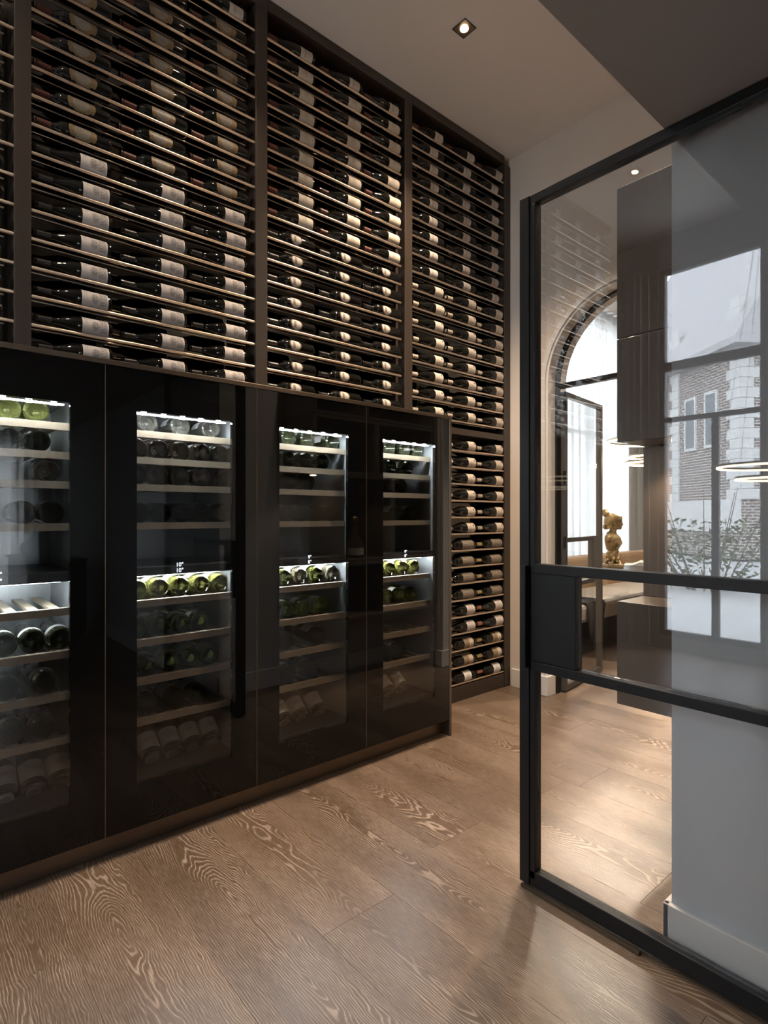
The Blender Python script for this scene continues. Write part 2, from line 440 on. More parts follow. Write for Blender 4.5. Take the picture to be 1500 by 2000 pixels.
# baseboards
struct(build('baseboard_back', bx(-2.545, AX - AR - 0.037, YB - 0.016, YB - 0.0005, 0, 0.13), 'white_paint', bevel=0.003))
mb = bx(AX - AR - 0.036, AX - AR + 0.03, YB - 0.03, YB + 0.075, 0, 0.135); mb.box(AX + AR - 0.03, AX + AR + 0.036, YB - 0.03, YB + 0.075, 0, 0.135)
struct(build('baseboard_arch', mb, 'white_paint', bevel=0.003))
mb = bx(XP - 0.018, 4.1, YP0 - 0.018, YP0 - 0.0005, 0, 0.135); mb.box(XP - 0.018, XP - 0.0005, YP0 - 0.018, YB - 0.001, 0, 0.135)
struct(build('baseboard_partition', mb, 'white_paint', bevel=0.003), 'white skirting at the foot of the partition')

# ---- room on the camera's side: window wall behind, window wall to the side
WX0, WX1, WZ1 = -2.38, -1.50, 3.56       # tall window behind the camera
mb = bx(XB - 0.12, WX0, -2.32, -2.2, 0, CEIL); mb.box(WX1, -0.70, -2.32, -2.2, 0, CEIL); mb.box(WX0, WX1, -2.32, -2.2, WZ1, CEIL); mb.box(WX0, WX1, -2.32, -2.2, 0, 0.12)
mb.box(-0.70, 4.12, -2.32, -2.2, 0, SOFFIT)
struct(build('wall_window_side', mb, 'dark_wall'))
portal(((WX0 + WX1) / 2, -2.33, 1.85), (PI / 2, 0, 0), WX1 - WX0, WZ1)
w = struct(build('window_1', bx(WX0, WX0 + 0.05, -2.29, -2.23, 0.12, WZ1).box(WX1 - 0.05, WX1, -2.29, -2.23, 0.12, WZ1).box(WX0, WX1, -2.29, -2.23, WZ1 - 0.05, WZ1).box(WX0, WX1, -2.29, -2.23, 0.12, 0.17).box(WX0, WX1, -2.29, -2.23, 2.60, 2.68).box(WX0, WX1, -2.29, -2.23, 2.12, 2.16), 'black_steel'), 'tall steel-framed window')
build('frame_post', bx(-1.93, -1.87, -2.28, -2.24, 0.17, 2.12), 'black_steel', w)
build('pane', bx(WX0 + 0.05, WX1 - 0.05, -2.262, -2.258, 0.17, WZ1 - 0.05), 'window_glass', w)
mb = bx(4.0, 4.12, -2.2, 0.55, 0, SOFFIT); mb.box(4.0, 4.12, 1.25, 1.70, 0, SOFFIT); mb.box(4.0, 4.12, 0.55, 1.25, 0, 0.15); mb.box(4.0, 4.12, 0.55, 1.25, 2.2, SOFFIT)
struct(build('wall_right', mb, 'dark_wall'))
w = struct(build('window_2', bx(4.03, 4.09, 0.55, 0.61, 0.15, 2.2).box(4.03, 4.09, 1.19, 1.25, 0.15, 2.2).box(4.03, 4.09, 0.61, 1.19, 2.14, 2.2).box(4.03, 4.09, 0.61, 1.19, 0.15, 0.21), 'black_steel'))
build('pane', bx(4.058, 4.062, 0.61, 1.19, 0.21, 2.14), 'window_glass', w)
portal((4.13, 0.9, 1.18), (PI / 2, 0, PI / 2), 0.7, 2.05)

# ---- room beyond the arch
AXW = -3.80
AY0, AY1 = YB + 0.22, 8.6
wall('ceiling_arch_room', AXW - 0.1, 1.7, AY0, AY1 + 0.1, CEIL, CEIL + 0.1, mat='ceiling_paint')
wall('wall_arch_room_end', AXW, 1.7, AY1, AY1 + 0.1, 0, CEIL)
wall('wall_arch_room_right', 1.6, 1.7, AY0, AY1, 0, CEIL)
wall('wall_arch_room_return', AXW, XB - 0.12, AY0 - 0.02, AY0, 0, CEIL)
mb = bx(AXW - 0.1, AXW, AY0, 4.7, 0, CEIL); mb.box(AXW - 0.1, AXW, 8.3, AY1, 0, CEIL); mb.box(AXW - 0.1, AXW, 4.7, 8.3, 0, 0.45); mb.box(AXW - 0.1, AXW, 4.7, 8.3, 3.78, CEIL)
struct(build('wall_arch_room_window', mb, 'plaster'))
w = struct(bpy.data.objects.new('window_3', None)); col.objects.link(w)
for k in range(6):
    yy = 4.7 + 3.6 * k / 5
    build('window_post', bx(AXW - 0.075, AXW - 0.025, yy - 0.035, yy + 0.035, 0.45, 3.78), 'black_steel', w)
for zz in (0.47, 2.3, 3.755): build('window_bar', bx(AXW - 0.075, AXW - 0.025, 4.7, 8.3, zz - 0.025, zz + 0.025), 'black_steel', w)
for k in range(24):
    yy = 4.7 + 3.6 * (k + 0.5) / 24
    build('leading', bx(AXW - 0.055, AXW - 0.045, yy - 0.006, yy + 0.006, 2.32, 3.73), 'black_steel', w)
for k in range(1, 6):
    zz = 2.32 + 1.41 * k / 6
    build('leading', bx(AXW - 0.055, AXW - 0.045, 4.7, 8.3, zz - 0.006, zz + 0.006), 'black_steel', w)
build('pane', bx(AXW - 0.052, AXW - 0.048, 4.7, 8.3, 0.45, 3.78), 'window_glass', w)
portal((AXW - 0.11, 6.5, 2.1), (PI / 2, 0, -PI / 2), 3.6, 3.4)

# ================================================================== SLIDING GLASS DOOR
DY0, DY1 = 1.618, 1.654
D = thing('sliding_door', 'black steel framed glass sliding door standing before the pale partition', 'door', (-1.164, DY0, 0))
def dpart(name, x0, x1, y0, y1, z0, z1, mat='black_steel', bevel=0.002, parent=None):
    p = parent or D
    return build(name, bx(x0 + 1.164, x1 + 1.164, y0 - DY0, y1 - DY0, z0, z1), mat, p, bevel=bevel)
DXR = 0.12
dpart('stile', -1.164, -1.126, DY0 - 0.004, DY1 + 0.004, 0.012, 2.32)
dpart('inner_stile', -1.1255, -1.105, DY0, DY1, 0.036, 2.290)
dpart('stile', DXR - 0.055, DXR, DY0, DY1, 0.012, 2.32)
dpart('rail', -1.1255, DXR - 0.056, DY0, DY1, 2.2905, 2.32)
dpart('rail', -1.1255, DXR - 0.056, DY0, DY1, 0.012, 0.062)
dpart('rail', -1.1045, DXR - 0.056, DY0 - 0.006, DY1, 1.057, 1.088)
dpart('rail', -1.1045, DXR - 0.056, DY0 - 0.006, DY1, 0.733, 0.764)
dpart('lock_box', -1.122, -0.955, DY0 - 0.003, DY1, 0.7645, 1.0565)
dpart('pull_handle', -1.142, -1.124, DY0 - 0.028, DY0 - 0.0045, 0.742, 1.082)
for z0, z1, xa in ((1.0885, 2.290, -1.1045), (0.7645, 1.0565, -0.9545), (0.0625, 0.7325, -1.1045)):
    dpart('pane', xa, DXR - 0.056, 1.634, 1.640, z0, z1, 'door_glass', 0)
dpart('guide_strip', -1.15, -0.75, DY0 - 0.016, DY0 - 0.005, 0.001, 0.011, 'bronze_panel', 0)

# ================================================================== WINE RACK
RX0 = -2.56           # front of the rack
RBK = -2.725          # smoked mirror back
ROD = [3.665 - 0.1117 * k for k in range(17)]
ROD[-1] = 1.878
LROD = [1.682 - 0.1121 * j for j in range(15)]
RF, RR = 0.0068, 0.0034
FR_X, RR_X = -2.572, -2.622     # thick front rod and thin rear rod the bottles lie on
def rod_mesh(l, r): return MB().tube((0, 0, 0), (0, l, 0), r, seg=10).mesh('rod', 'rod_bronze', True)
ROD_F, ROD_R = rod_mesh(0.925, RF), rod_mesh(0.925, RR)
BAYS = {-2: -1.655, -1: -0.632, 0: 0.410, 1: 1.436, 2: 2.446}       # clear opening starts
WIDTH = {-2: 0.96, -1: 0.985, 0: 0.96, 1: 0.924, 2: 0.924}
NAMES = {-2: 'dark wine rack bay beyond the picture edge by the window', -1: 'dark wine rack bay cut off by the edge of the photo',
         0: 'wine rack bay with gold-labelled rows above engraved-label rows', 1: 'wine rack bay with red-capsule rows above round-badge rows',
         2: 'full height wine rack bay beside the pale wall'}
for bi, b0 in BAYS.items():
    R = thing('wine_rack', NAMES[bi], 'wine rack', (RX0, b0, 0 if bi == 2 else 1.81), group='wine rack bays')
    oz = 0 if bi == 2 else 1.81
    def rp(name, x0, x1, y0, y1, z0, z1, mat='rack_wood', bevel=0.002):
        return build(name, bx(x0 - RX0, x1 - RX0, y0 - b0, y1 - b0, z0 - oz, z1 - oz), mat, R, bevel=bevel)
    w = WIDTH[bi]; b1 = b0 + w
    nxt = BAYS.get(bi + 1)
    yend = nxt if nxt is not None else YB - 0.002
    bot = 1.8105
    if bi == 2:
        rp('upright', XB + 0.002, RX0, b0 - 0.064, b0 - 0.001, 1.8105, 3.80)
        rp('upright', XB + 0.002, RX0, b0 + 0.002, b0 + 0.03, 0.1005, 1.80)
        rp('upright', XB + 0.002, RX0, b1, yend, 0, 3.80)
        rp('cross_rail', RBK, RX0 - 0.004, b0 + 0.001, b1 - 0.0005, 1.790, 1.832)
        rp('plinth', RBK, RX0 - 0.004, b0 + 0.002, b1 - 0.0005, 0, 0.10)
    else:
        if bi != 1: rp('upright', XB + 0.002, RX0, b1, yend - 0.0005, bot, 3.80)
        else: rp('upright', XB + 0.002, RX0 - 0.06, b1, yend - 0.066, bot, 3.80)
    rp('top_rail', RBK, RX0, b0, (b1 if bi == 2 else yend - 0.001), 3.8005, CEIL - 0.002)
    rp('back_panel', XB + 0.004, RBK, b0 + 0.001, b1 - 0.0005, 0.1005 if bi == 2 else bot, 3.80, 'smoked_mirror', 0)
    rods = [(z, False) for z in ROD] + ([(z, True) for z in LROD] if bi == 2 else [])
    for z, low in rods:
        o = link('front_rod', ROD_F, R, (FR_X - RX0, 0.001, z - oz))
        o.scale.y = (w - 0.002) / 0.925
        o = link('rear_rod', ROD_R, R, (RR_X - RX0, 0.004, z - oz - 0.001))
        o.scale.y = (w - 0.03) / 0.925

# ---- bottles
def bottle_profile(kind, s=1.0):
    if kind == 'burgundy':
        p = [(0.024, 0.006), (0.036, 0.0), (0.0400, 0.004), (0.0405, 0.012), (0.0405, 0.130), (0.0385, 0.148), (0.0335, 0.168), (0.0265, 0.190), (0.0205, 0.208), (0.0165, 0.224), (0.0148, 0.240), (0.0142, 0.282), (0.0158, 0.283), (0.0158, 0.293), (0.0140, 0.295)]
    elif kind == 'bordeaux':
        p = [(0.022, 0.006), (0.034, 0.0), (0.0372, 0.004), (0.0376, 0.012), (0.0376, 0.178), (0.0365, 0.190), (0.0320, 0.202), (0.0235, 0.213), (0.0172, 0.222), (0.0148, 0.232), (0.0142, 0.284), (0.0156, 0.285), (0.0156, 0.297), (0.0140, 0.299)]
    else:   # broad bottle with a deep punt
        p = [(0.004, 0.034), (0.016, 0.028), (0.027, 0.010), (0.034, 0.0), (0.0405, 0.005), (0.0412, 0.014), (0.0412, 0.150), (0.038, 0.170), (0.030, 0.195), (0.021, 0.220), (0.0165, 0.245), (0.0155, 0.285), (0.017, 0.287), (0.017, 0.296), (0.014, 0.298)]
    return [(r * s, h * s) for r, h in p]
def rad_at(prof, h):
    for (r0, h0), (r1, h1) in zip(prof[1:-1], prof[2:]):
        if h0 <= h <= h1 and h1 > h0: return r0 + (r1 - r0) * (h - h0) / (h1 - h0)
    return prof[-1][0]
def label_shell(prof, h0, h1, arc_deg, mat, round_ends=False):
    # round_ends: True for a disc, 'shield' for a waisted ornate outline
    nu, nv = (20 if round_ends else 8), 16; v, f, uvs = [], [], []
    for j in range(nu + 1):
        for i in range(nv + 1):
            u, t = j / nu, i / nv
            if round_ends == 'shield':
                q = abs(2 * u - 1); half = math.radians(arc_deg) / 2 * (1 - 0.30 * q ** 3 - 0.16 * math.exp(-((q - 0.62) / 0.10) ** 2)) * (math.sqrt(max(0.0, 1 - ((q - 0.8) / 0.2) ** 2)) * 0.6 + 0.4 if q > 0.8 else 1)
            elif round_ends:
                hw = math.sqrt(max(0.0, 1 - (2 * u - 1) ** 2)); half = math.radians(arc_deg) / 2 * max(hw, 0.02)
            else: half = math.radians(arc_deg) / 2
            a = (2 * t - 1) * half; h = h0 + (h1 - h0) * u
            r = rad_at(prof, h) + 0.0007
            v.append((r * math.cos(a), r * math.sin(a), h))
            uvs.append((u, 0.5 + a / math.radians(arc_deg)))
    for j in range(nu):
        for i in range(nv):
            a = j * (nv + 1) + i; f.append((a, a + 1, a + nv + 2, a + nv + 1))
    me = bpy.data.meshes.new('label'); me.from_pydata(v, [], f)
    ul = me.uv_layers.new(name='UVMap')
    for lp in me.loops: ul.data[lp.index].uv = uvs[lp.vertex_index]
    me.materials.append(MATS[mat]); me.polygons.foreach_set('use_smooth', [True] * len(me.polygons)); me.update()
    return me
def make_kind(shape, glass, foil, label, l0, l1, arc, rnd=False, foil_from=0.232, ring=None, seg=24, s=1.0):
    prof = bottle_profile(shape, s)
    body = MB().lathe(prof, seg).mesh('glass_body', glass, True)
    cap = None
    if foil:
        pts = [(rad_at(prof, h) + 0.0006, h) for h in [foil_from * s + (0.2945 * s - foil_from * s) * i / 5 for i in range(6)]]
        cap = MB().lathe(pts + [(0.004, pts[-1][1] + 0.0012)], 16).mesh('capsule', foil, True)
    lab = label_shell(prof, l0, l1, arc, label, rnd) if label else None
    return dict(body=body, cap=cap, lab=lab, r=max(p[0] for p in prof))
KIND = {
    'A': (make_kind('burgundy', 'bottle_black', 'foil_black', 'label_engraved', 0.016, 0.116, 150, s=0.95), 'dark bottle with engraved white label'),
    'B': (make_kind('bordeaux', 'bottle_black', 'foil_red', 'label_ornate', 0.058, 0.162, 112, 'shield', s=0.95), 'dark bottle with gilt oval label'),
    'C': (make_kind('burgundy', 'bottle_black', 'foil_red', 'label_cream', 0.014, 0.104, 160, s=0.95), 'red-capsule bottle with cream label'),
    'D': (make_kind('bordeaux', 'bottle_black', 'foil_black', 'label_badge', 0.085, 0.157, 110, True, s=0.95), 'dark bottle with round badge label'),
    'E': (make_kind('bordeaux', 'bottle_black', 'foil_black', 'label_script', 0.062, 0.136, 150, s=0.95), 'dark bottle with plain white label'),
    'T': (make_kind('burgundy', 'bottle_black', 'foil_red', 'label_script', 0.020, 0.092, 150, s=0.95), 'dark bottle with script white label'),
    'F': (make_kind('burgundy', 'bottle_black', 'foil_silver', 'label_seal', 0.012, 0.088, 165, s=0.95), 'pale-capsule bottle with dark-sealed cream label'),
    'G': (make_kind('bordeaux', 'bottle_black', 'foil_gold', 'label_blackprint', 0.022, 0.140, 170, s=0.95), 'gold-capsule bottle with black patterned label'),
    'H': (make_kind('burgundy', 'bottle_black', 'foil_copper', 'label_grey', 0.014, 0.096, 160, s=0.95), 'copper-capsule bottle with grey label'),
    'I': (make_kind('bordeaux', 'bottle_black', 'foil_gold', 'label_split', 0.030, 0.124, 165, s=0.95), 'bottle with tan and white label'),
    'J': (make_kind('bordeaux', 'bottle_black', 'foil_copper', 'label_white', 0.046, 0.120, 165, s=0.95), 'bottle with broad white label'),
}
def put_bottle(kind, loc, rot, label, group, name='wine_bottle', parts=True):
    k = KIND[kind][0]
    o = thing(name, label, 'wine bottle', loc, rot, group)
    link('glass_body', k['body'], o)
    if k['cap']: link('capsule', k['cap'], o)
    if k['lab']: link('label', k['lab'], o)
    return o
BASES = (0.292, 0.612, 0.918)
BX = FR_X - 0.024
BAYWORD = {-1: 'cut-off rack bay', 0: 'gilt-label rack bay', 1: 'red-capsule rack bay', 2: 'rack bay beside pale wall'}
def rack_bottle(kind, bi, rowi, coli, z, where):
    k, desc = KIND[kind]
    r = k['r']
    dz = math.sqrt((r + RF) ** 2 - 0.024 ** 2)
    y = BAYS[bi] + BASES[coli] + random.uniform(-0.006, 0.006) + (0.03 if bi == -1 else 0)
    lab = f"{desc}, {where}"
    put_bottle(kind, (BX, y, z + dz - 0.0005), (PI / 2, random.uniform(-0.24, -0.10), 0), lab, 'bottles lying on the wall rack')
COLW = ('first', 'second', 'third')
# rows seen in the photograph
for k in range(17):
    for c in range(3):
        w = f"{COLW[c]} in {ORD[k + 1]} row of {BAYWORD[0]}"
        if (c == 0 and k >= 3) or (c == 1 and k >= 1) or c == 2:
            rack_bottle('T' if k == 0 else 'B' if k <= 8 else 'A', 0, k, c, ROD[k], w)
        w = f"{COLW[c]} in {ORD[k + 1]} row of {BAYWORD[1]}"
        rack_bottle('T' if k == 0 else 'C' if k <= 8 else 'D', 1, k, c, ROD[k], w)
        w = f"{COLW[c]} in {ORD[k + 1]} row of {BAYWORD[2]}"
        rack_bottle('T' if k == 0 else 'E' if k <= 8 else 'F', 2, k, c, ROD[k], w)
    if k >= 4: rack_bottle('B' if k < 8 else 'E', -1, k, 2, ROD[k], f"in {ORD[k + 1]} row of {BAYWORD[-1]}")
for j in range(15):
    kk = 'F' if j <= 5 else 'G' if j <= 9 else 'H' if j <= 11 else 'I' if j <= 13 else 'J'
    for c in (1, 2):
        rack_bottle(kk, 2, j, c, LROD[j], f"{('outer', 'wall-side')[c - 1]} bottle in {ORD[j + 1]} row of low rack section")
# bottles past the frame (only their reflection shows): one object
mb = MB(); lb = MB()
for bi in (-2, -1):
    for k in range(17):
        for c in range(3):
            if bi == -1 and c == 2 and k >= 4: continue
            yb = BAYS[bi] + BASES[c]; zc = ROD[k] + 0.039
            n = len(mb.v)
            t = MB().lathe([(p[0] * 0.98, p[1]) for p in bottle_profile('burgundy')[1:]], 10)
            mb.v += [(BX + a, yb - h, zc + b2) for a, b2, h in t.v]; mb.f += [tuple(n + i for i in q) for q in t.f]
            n = len(lb.v)
            for h in (0.02, 0.10):
                lb.v += [(BX + 0.041 * math.cos(a), yb - h, zc + 0.041 * math.sin(a)) for a in [-1.2 + 0.3 * i for i in range(9)]]
            lb.f += [(n + i, n + i + 1, n + 10 + i, n + 9 + i) for i in range(8)]
o = build('spare_bottles', mb, 'bottle_black', smooth=True); o['kind'] = 'stuff'; tag(o, 'rows of dark bottles on the rack past the picture edge', 'wine bottles')
build('label', lb, 'label_white', o, smooth=True)

# ================================================================== WINE FRIDGES
FX = -2.196
SEAM = [-0.023, 0.579, 1.181, 1.783, 2.385]
SHELF = [1.575, 1.473, 1.369, 1.221, 0.922, 0.771, 0.623, 0.468]
WZ0, WZT = 0.250, 1.638
FB = -2.70            # back of the fridge
hs = thing('fridge_housing', 'bronze metal housing framing the row of black wine fridges', 'cabinet housing', (FX, -0.70, 0))
def hp(name, x0, x1, y0, y1, z0, z1, mat='bronze_panel', bevel=0.0015):
    return build(name, bx(x0 - FX, x1 - FX, y0 + 0.70, y1 + 0.70, z0, z1), mat, hs, bevel=bevel)
hp('top_panel', XB + 0.002, FX + 0.003, -0.70, 2.402, 1.7905, 1.81)
hp('side_panel', RX0 + 0.002, FX + 0.003, 2.386, 2.402, 0, 1.790)
hp('kick_plate', -2.262, -2.252, -0.70, 2.385, 0.0005, 0.092)
hp('kick_return', -2.42, -2.263, 2.360, 2.3850, 0.0005, 0.092, 'fridge_black')
hp('blank_carcass', -2.70, -2.222, -0.698, -0.0265, 0.0925, 1.790, 'fridge_black', 0)
hp('blank_door', -2.218, FX, -0.698, -0.0265, 0.0935, 1.789, 'black_glass', 0)
def window_y(i): return SEAM[i] + 0.109, SEAM[i] + 0.489
FRIDGE_LABEL = ['black glass wine fridge cut off by the photo edge',
                'black glass wine fridge with five yellow-green bottles at its middle',
                'black glass wine fridge with two rosé bottles at its middle',
                'black glass wine fridge at the end beside the low rack section']
shelf_cache = {}
def text_mesh(s, size, mat):
    cu = bpy.data.curves.new('print', 'FONT'); cu.body = s; cu.size = size; cu.align_x = 'CENTER'; cu.extrude = 0.0002
    t = bpy.data.objects.new('print_tmp', cu); col.objects.link(t)
    dg = bpy.context.evaluated_depsgraph_get(); me = bpy.data.meshes.new_from_object(t.evaluated_get(dg))
    bpy.data.objects.remove(t); me.materials.clear(); me.materials.append(MATS[mat]); return me
DIGIT = text_mesh('10°', 0.022, 'display_white')
DIGIT2 = text_mesh('9°', 0.022, 'display_white')
DIGIT3 = text_mesh('8°', 0.022, 'display_white')
LOGO = text_mesh('LIEBHERR', 0.018, 'logo_print')
FRIDGES = []
for i in range(4):
    y0, y1 = SEAM[i], SEAM[i + 1]
    wy0, wy1 = window_y(i)
    fr = thing('wine_fridge', FRIDGE_LABEL[i], 'wine fridge', (FX, y0, 0.092), group='built-in wine fridges')
    FRIDGES.append(fr)
    def fp(name, x0, x1, ya, yb, z0, z1, mat, bevel=0, parent=None):
        ox, oy, oz = (FX, y0, 0.092) if parent is None else (0, 0, 0)
        return build(name, bx(x0 - FX, x1 - FX, ya - y0, yb - y0, z0 - 0.092, z1 - 0.092), mat, parent or fr, bevel=bevel)
    ia, ib = wy0 - 0.028, wy1 + 0.028      # liner
    # outer case: five walls
    mb = MB()
    for b in ((FB, -2.222, y0 + 0.003, ia - 0.004, 0.0925, 1.79), (FB, -2.222, ib + 0.004, y1 - 0.003, 0.0925, 1.79), (FB, -2.222, ia - 0.004, ib + 0.004, 0.0925, WZ0 - 0.012), (FB, -2.222, ia - 0.004, ib + 0.004, WZT + 0.034, 1.79), (FB, FB + 0.03, ia - 0.004, ib + 0.004, WZ0 - 0.012, WZT + 0.034)):
        mb.box(b[0] - FX, b[1] - FX, b[2] - y0, b[3] - y0, b[4] - 0.092, b[5] - 0.092)
    build('case', mb, 'fridge_black', fr)
    mb = MB()
    for b in ((FB + 0.031, -2.225, ia - 0.003, ia, WZ0 - 0.01, WZT + 0.03), (FB + 0.031, -2.225, ib, ib + 0.003, WZ0 - 0.01, WZT + 0.03), (FB + 0.031, FB + 0.034, ia, ib, WZ0 - 0.01, WZT + 0.03), (FB + 0.034, -2.225, ia, ib, WZT + 0.028, WZT + 0.031)):
        mb.box(b[0] - FX, b[1] - FX, b[2] - y0, b[3] - y0, b[4] - 0.092, b[5] - 0.092)
    build('liner', mb, 'fridge_liner', fr)
    fp('compartment_floor', FB + 0.036, -2.228, ia + 0.001, ib - 0.001, 1.018, 1.052, 'fridge_black', 0.002)
    fp('bottom_tray', FB + 0.036, -2.228, ia + 0.001, ib - 0.001, WZ0 - 0.0095, WZ0 + 0.004, 'fridge_black', 0.002)
    ls = fp('led_strip', -2.254, -2.238, wy0 + 0.004, wy1 - 0.01, WZT - 0.0035, WZT - 0.0005, 'led_soft')
    for q in range(5):
        yq = wy0 + 0.04 + q * 0.075
        build('led', bx(-2.250 - FX, -2.242 - FX, yq - y0 - 0.009, yq - y0 + 0.009, WZT - 0.0055 - 0.092, WZT - 0.0036 - 0.092), 'led_white', ls)
    fp('led_strip', -2.310, -2.296, wy0 + 0.004, wy1 - 0.01, 1.0110, 1.0175, 'led_soft')
    # door: black printed glass around a clear window
    d0, d1 = y0 + 0.0022, y1 - 0.0022
    mb = MB()
    for b in ((d0, wy0, 0.0935, 1.789), (wy1, d1, 0.0935, 1.789), (wy0, wy1, 0.0935, WZ0), (wy0, wy1, WZT, 1.789)):
        mb.box(-0.020, 0, b[0] - y0, b[1] - y0, b[2] - 0.092, b[3] - 0.092)
    bm = bmesh.new(); me = mb.mesh('door', 'black_glass'); bm.from_mesh(me); bmesh.ops.remove_doubles(bm, verts=bm.verts, dist=1e-5); bm.to_mesh(me); bm.free()
    dr = link('door', me, fr)
    build('pane', bx(-0.0045, 0.0, wy0 - y0, wy1 - y0, WZ0 - 0.092, WZT - 0.092), 'fridge_glass', dr)
    build('edge_trim', bx(-0.018, 0.0008, -0.0016, 0.0016, 0.0015, 1.697), 'bronze_panel', dr)
    ym = (wy0 + wy1) / 2
    dg = [(DIGIT, DIGIT), (DIGIT, DIGIT), (DIGIT2, DIGIT3), (DIGIT2, DIGIT3)][i]
    for q, dm in enumerate(dg):
        link('display_digits', dm, dr, (-0.0052, ym - y0 - (0.028 if i else 0.02), 1.050 - 0.022 * q - 0.092), (PI / 2, 0, PI / 2))
    if i >= 2: link('logo', LOGO, dr, (-0.0052, ym - y0 + (0.02 if i == 2 else 0.0), 1.604 - 0.092 - (0.012 if i == 3 else 0)), (PI / 2, 0, PI / 2))
    # slatted beech shelves
    if 'f' not in shelf_cache:
        wd = ib - ia - 0.006
        shelf_cache['f'] = bx(-0.012, 0.010, -wd / 2, wd / 2, -0.026, 0.0).mesh('shelf', 'beech')
        shelf_cache['s'] = bx(-0.40, -0.013, -0.016, 0.016, -0.014, -0.004).mesh('slat', 'beech')
    for k, z in enumerate(SHELF):
        sh = link('shelf', shelf_cache['f'], fr, (-2.27 - FX, (ia + ib) / 2 - y0, z - 0.092))
        for q in range(6):
            link('slat', shelf_cache['s'], sh, (0, (q - 2.5) * 0.066, 0))
# end-of-row edge trim
# ---- bottles in the fridges, read off the photograph: pixel column of each foot
FK = {
    'green': make_kind('punt', 'glass_olive', None, 'label_white', 0.05, 0.12, 150),
    'yellow': make_kind('punt', 'glass_yellow', None, 'label_white', 0.05, 0.12, 150),
    'rose': make_kind('punt', 'glass_rose', None, 'label_white', 0.05, 0.12, 150),
    'clear': make_kind('punt', 'glass_clear', None, 'label_white', 0.05, 0.12, 150),
    'dark': make_kind('punt', 'glass_dark', None, 'label_white', 0.05, 0.12, 150),
    'band': make_kind('punt', 'glass_dark', 'foil_black', 'label_white', 0.028, 0.060, 170),
    'ylab': make_kind('punt', 'glass_olive', 'foil_black', 'label_white', 0.03, 0.075, 170),
    'rosetag': make_kind('punt', 'glass_rose', 'foil_copper', 'label_cream', 0.03, 0.10, 170),
}
FW = {'green': 'green wine bottle', 'yellow': 'yellow-green wine bottle', 'rose': 'rosé wine bottle', 'clear': 'clear-glass pale wine bottle', 'dark': 'dark wine bottle',
      'band': 'dark wine bottle with white band label', 'ylab': 'olive wine bottle with white label', 'rosetag': 'rosé wine bottle with cream label'}
STOCK = [
    [('green', (15, 70, 124)), ('dark', (18, 70, 124)), ('rose', (93,)), ('dark', (45, 100)), ('', ()), ('band', (8, 60, 110)), ('band', (10, 88)), ('band', (22, 85)), ('rosetag', (12, 55, 108))],
    [('clear', (288, 353, 413)), ('rose', (268, 310, 352, 395, 437)), ('rose', (266, 310, 352, 395, 437)), ('dark', (272, 312, 353, 393, 432)), ('yellow', (268, 306, 348, 393, 431)), ('ylab', (268, 300, 341, 380)), ('ylab', (288, 332, 368, 403)), ('dark', (288, 345, 385)), ('rosetag', (300, 335, 372, 410))],
    [('dark', (565, 602, 657)), ('dark', (563, 598, 631, 660)), ('dark', (568, 602)), ('dark', (563, 588, 618, 646)), ('mix', (556, 588, 619, 650)), ('ylab', (560, 592, 627)), ('dark', (560, 625)), ('dark', (565, 608)), ('rosetag', (560, 592, 628))],
    [('dark', (762, 792, 816)), ('dark', (765, 798)), ('dark', (762, 786)), ('dark', (781, 810)), ('yellow', (762, 788, 810, 832)), ('ylab', (759, 779, 799, 820)), ('', ()), ('dark', (760, 782)), ('rosetag', (766, 792))],
]
FRW = ['cut-off fridge', 'second fridge', 'third fridge', 'end fridge']
for i, st in enumerate(STOCK):
    wy0, wy1 = window_y(i)
    for k, (kind, pxs) in enumerate(st):
        last = None
        for q, px in enumerate(pxs):
            bxx = -2.300
            y = y_on_x(px, bxx - 0.0)
            y = max(wy0 + 0.016, min(wy1 - 0.016, y))
            if last is not None: y = max(y, last + 0.0845)
            if y > wy1 + 0.0 and last is not None and y > wy1 - 0.012: continue
            last = y
            kd = kind if kind != 'mix' else ('green', 'rose', 'green', 'rose')[q]
            bottom = k == 8
            z = (SHELF[k] if not bottom else WZ0 + 0.004) + (0.0412 - 0.004 if not bottom else 0.0)
            word = f"{FW[kd]}, {ORD[q + 1]} on {'the bottom tray' if bottom else ORD[k + 1] + ' shelf'} of {FRW[i]}"
            if bottom:
                tilt = math.radians(52)
                o = thing('wine_bottle', word, 'wine bottle', (bxx - 0.02, y, z + 0.0265), (0, -tilt, 0), 'bottles in the wine fridges')
            else:
                o = thing('wine_bottle', word, 'wine bottle', (bxx, y, z + 0.0006), (0, -PI / 2, random.uniform(-0.02, 0.02)), 'bottles in the wine fridges')
            m = FK[kd]
            roll = bpy.data.objects
            link('glass_body', m['body'], o)
            if m['cap']: link('capsule', m['cap'], o)
            rz = random.uniform(-0.5, 0.5) if not bottom else PI
            if bottom: rz = PI + random.uniform(-0.3, 0.3)
            link('label', m['lab'], o, (0, 0, 0), (0, 0, rz if not bottom else 0 + random.uniform(-0.3, 0.3)))

